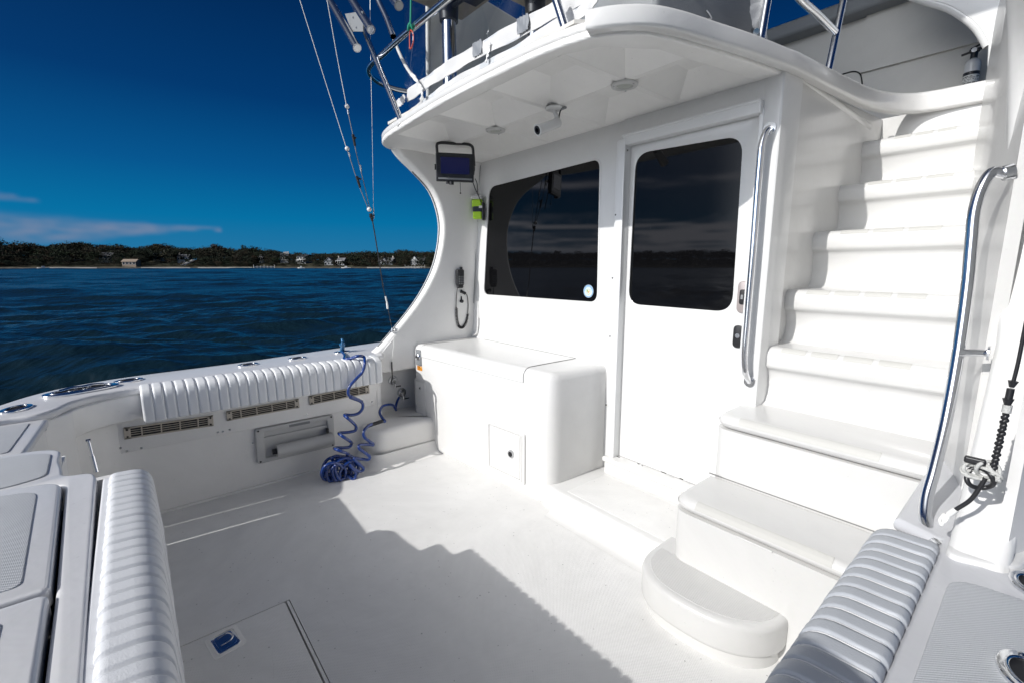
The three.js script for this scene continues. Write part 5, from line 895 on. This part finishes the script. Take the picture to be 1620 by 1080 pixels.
{ // port coaming of the flybridge, grey locker, forward wall, hardtop
  const c = thing('flybridge_coaming', 'grey-beige inner side of the flybridge seen through the curtain', 'coaming');
  obj('panel', [side(roundPoly([[-1.74, 2.26], [-1.77, 3.4], [-2.7, 3.3], [-3.3, 2.9], [-3.6, 2.26]], .06), -3.05, -2.99, .015)], M.fly, c); obj('cap', tube([[-3.0, 2.3, -1.735], [-3.0, 2.9, -1.752], [-3.0, 3.4, -1.765]], .014, 40, 10), M.fly, c);
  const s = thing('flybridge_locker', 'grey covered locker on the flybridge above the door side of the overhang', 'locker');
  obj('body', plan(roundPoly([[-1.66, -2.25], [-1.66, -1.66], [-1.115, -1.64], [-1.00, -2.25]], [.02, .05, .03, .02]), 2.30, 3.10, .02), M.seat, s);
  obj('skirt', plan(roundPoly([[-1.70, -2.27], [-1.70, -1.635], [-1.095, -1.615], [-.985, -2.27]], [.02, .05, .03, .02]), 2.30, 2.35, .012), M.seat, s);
  obj('snap', [[1110, 30], [1140, 41], [1172, 54]].map(p => { const v = P(...p, 'x', -1.05); return rod([v[0] - .02, v[1], v[2]], [v[0] + .012, v[1], v[2]], .006); }), M.steel, s);
  obj('zip_pull', tube([P(1118, 16, 'x', -1.06), P(1124, 24, 'x', -1.05), P(1126, 29, 'x', -1.05), P(1121, 30, 'x', -1.05)], .003, 24, 6), M.canvas, s);
  const d = thing('dark_cushion', 'black cushion edge showing left of the grey flybridge locker', 'cushion'); const da = P(968, 14, 'z', -1.75); obj('pad', rbox(.55, .10, .30, .03, da[0] - .12, 2.445, -1.95), M.black, d); obj('base', rbox(.5, .12, .26, .02, da[0] - .12, 2.37, -1.97), phys({ color: rgb(.02, .03, .06), roughness: .5 }), d);
  const f = thing('stair_flap', 'white canvas flap tied at the foot of a polished stanchion on the overhang edge', 'canvas'); obj('sheet', ribbon([[1188, -10], [1187, 18], [1192, 45], [1198, 66]].map(p => P(...p, 'x', -.93)), [[1216, -10], [1212, 12], [1214, 40], [1212, 74]].map(p => P(...p, 'x', -.91)), .004, 20), M.canvas, f); obj('grommet', [rod(P(1193, 48, 'x', -.925), P(1197, 50, 'x', -.90), .012)], M.steel, f);
  const w = thing('flybridge_wall', 'shaded beige wall at the head of the stairs', 'wall');
  obj('panel', [box(1.6, 1.0, .06, -1.05, 2.72, -4.43), box(.72, .42, .05, -.80, 3.04, -4.40)], M.fly, w); obj('cap', rbox(1.62, .11, .22, .03, -1.06, 3.275, -4.36), M.seat, w);
  obj('hatch_seam', tube([[1318, 123], [1338, 116], [1352, 113], [1361, 117], [1364, 128], [1365, 150]].map(p => P(...p, 'z', -4.395)), .0045, 50, 6), M.gap, w);
  const k = thing('stair_arch', 'pale arched panel framing the right side of the stair head', 'panel');
  const arch = spl([P(1425, -14, 'z', -3.8), P(1470, 1, 'z', -3.8), P(1500, 10, 'z', -3.8), P(1525, 24, 'z', -3.8), P(1545, 41, 'z', -3.8), P(1558, 60, 'z', -3.8), P(1564, 72, 'z', -3.8)], 30).map(p => [p[0], p[1]]);
  obj('panel', front([...arch, [-.40, 2.40], [-.12, 2.40], [-.12, 3.5], [-1.0, 3.5]], -3.84, -3.79, .008), M.bulk, k); obj('edge', tube(arch.map(p => [p[0], p[1], -3.815]).filter((_, i) => i % 3 === 0), .024, 60, 10), M.bulk, k);
  const h = thing('hardtop', 'white hardtop over the flybridge, above the picture', 'hardtop'); obj('top', rbox(2.7, .10, 3.2, .05, -1.65, 4.05, -3.4), M.gel, h); obj('post', [[-2.9, -2.6], [-2.9, -4.8], [-.5, -4.8]].map(p => rod([p[0], 2.3, p[1]], [p[0], 4.02, p[1]], .025)), M.chrome, h);
}
{ // stair-head rails
  const o = thing('stair_head_rail', 'polished branching rail at the head of the stairs', 'rail'), q = (x, y) => P(x, y, 'x', -.885);
  obj('post', rod(q(1309, 122), q(1338, -16), .0165), M.chrome, o); obj('arm', tube([q(1252, -22), q(1266, -2), q(1295, 24), q(1321, 50)], .0165, 40, 12), M.chrome, o);
  const b = q(1309, 118); obj('foot', rod([b[0], b[1] - .012, b[2]], [b[0], b[1] + .004, b[2]], .03, .026, 20), M.chrome, o);
  const s = thing('overhang_stanchion', 'polished upright standing on the overhang edge left of the branching rail', 'stanchion'), c = P(1203, 66, 'x', -.90); obj('post', rod(c, P(1217, -16, 'x', -.90), .0165), M.chrome, s); obj('foot', rod([c[0], c[1] - .012, c[2]], [c[0], c[1] + .004, c[2]], .028, .024, 20), M.chrome, s);
}
{ // fire extinguisher
  const b = P(1531, 150, 'z', -4.26), t = P(1539, 92, 'z', -4.26), y0 = b[1], y1 = t[1], x = (b[0] + t[0]) / 2 + .004, o = thing('fire_extinguisher', 'white fire extinguisher with a printed label on the wall at the stair head', 'fire extinguisher', [x, y0, -4.27]), h = y1 - y0;
  obj('cylinder', lathe([[0, 0], [.034, 0], [.038, .010], [.038, h * .84], [.032, h * .94], [.014, h], [.0, h]], 0, 0, 0, 30), M.bulk, o);
  obj('band', lathe([[.0385, h * .52], [.0395, h * .53], [.0395, h * .60], [.0385, h * .61]], 0, 0, 0, 30), M.black, o);
  const cv = document.createElement('canvas'); cv.width = 256; cv.height = 128; const c = cv.getContext('2d'); c.fillStyle = '#d8d8d4'; c.fillRect(0, 0, 256, 128); c.fillStyle = '#333'; seed = 5; for (let r = 0; r < 9; r++) for (let k = 0; k < 256;) { const w = 6 + rnd() * 22; if (rnd() < .75) c.fillRect(k, 8 + r * 13, w, r % 4 ? 4 : 7); k += w + 5; }
  const tx = new THREE.CanvasTexture(cv); tx.colorSpace = THREE.SRGBColorSpace; obj('label', new THREE.CylinderGeometry(.0386, .0386, h * .42, 30, 1, true).translate(0, h * .30, 0), phys({ map: tx, roughness: .5 }), o, true);
  obj('valve', [rod([0, h, 0], [0, h + .04, 0], .018), rbox(.05, .022, .03, .006, 0, h + .045, 0)], M.black, o); obj('gauge', rod([0, h + .045, .012], [0, h + .045, .022], .015, .014, 18), M.steel, o);
  obj('handle', [rod([-.06, h + .035, 0], [.03, h + .05, 0], .007), rod([-.02, h + .06, 0], [.09, h + .10, 0], .006), rod([.02, h + .05, 0], [.07, h + .055, -.01], .008)], M.black, o); obj('bracket', [box(.03, h * .9, .05, 0, h * .5, -.075), rod([0, h + .02, -.02], [0, h + .02, -.1], .01)], M.greyPl, o);
}
{ // unseen canvas-covered blocker added behind the camera, shaped to shade the starboard bolster
  const o = thing('added_blocker', 'unseen canvas-covered block added behind the camera to shade the starboard bolster', 'added blocker');
  obj('pedestal', rod([.06, .76, .42], [.06, 1.1, .42], .04), M.chrome, o);
  const cover = grid((u, v) => { const a = u * 6.2832, R = v < .5 ? v * 2 : 1, yy = v < .5 ? 1.36 + .035 * Math.cos(a * 3 + 1) * R + .02 * Math.sin(a * 5) * R - .05 * R * R : 1.36 - .05 + .035 * Math.cos(a * 3 + 1) + .02 * Math.sin(a * 5) - (v - .5) * .6; const c = Math.cos(a), s = Math.sin(a), k = Math.pow(Math.abs(c) ** 4 + Math.abs(s) ** 4, -.25); return [.0 + c * k * .40 * R, yy + .075, .44 + s * k * .22 * R]; }, 60, 16); obj('cover', cover, M.canvas, o); obj('table', rbox(.66, .05, .38, .02, .0, 1.1, .44), M.gel, o);
}
renderer.render(scene, camera);
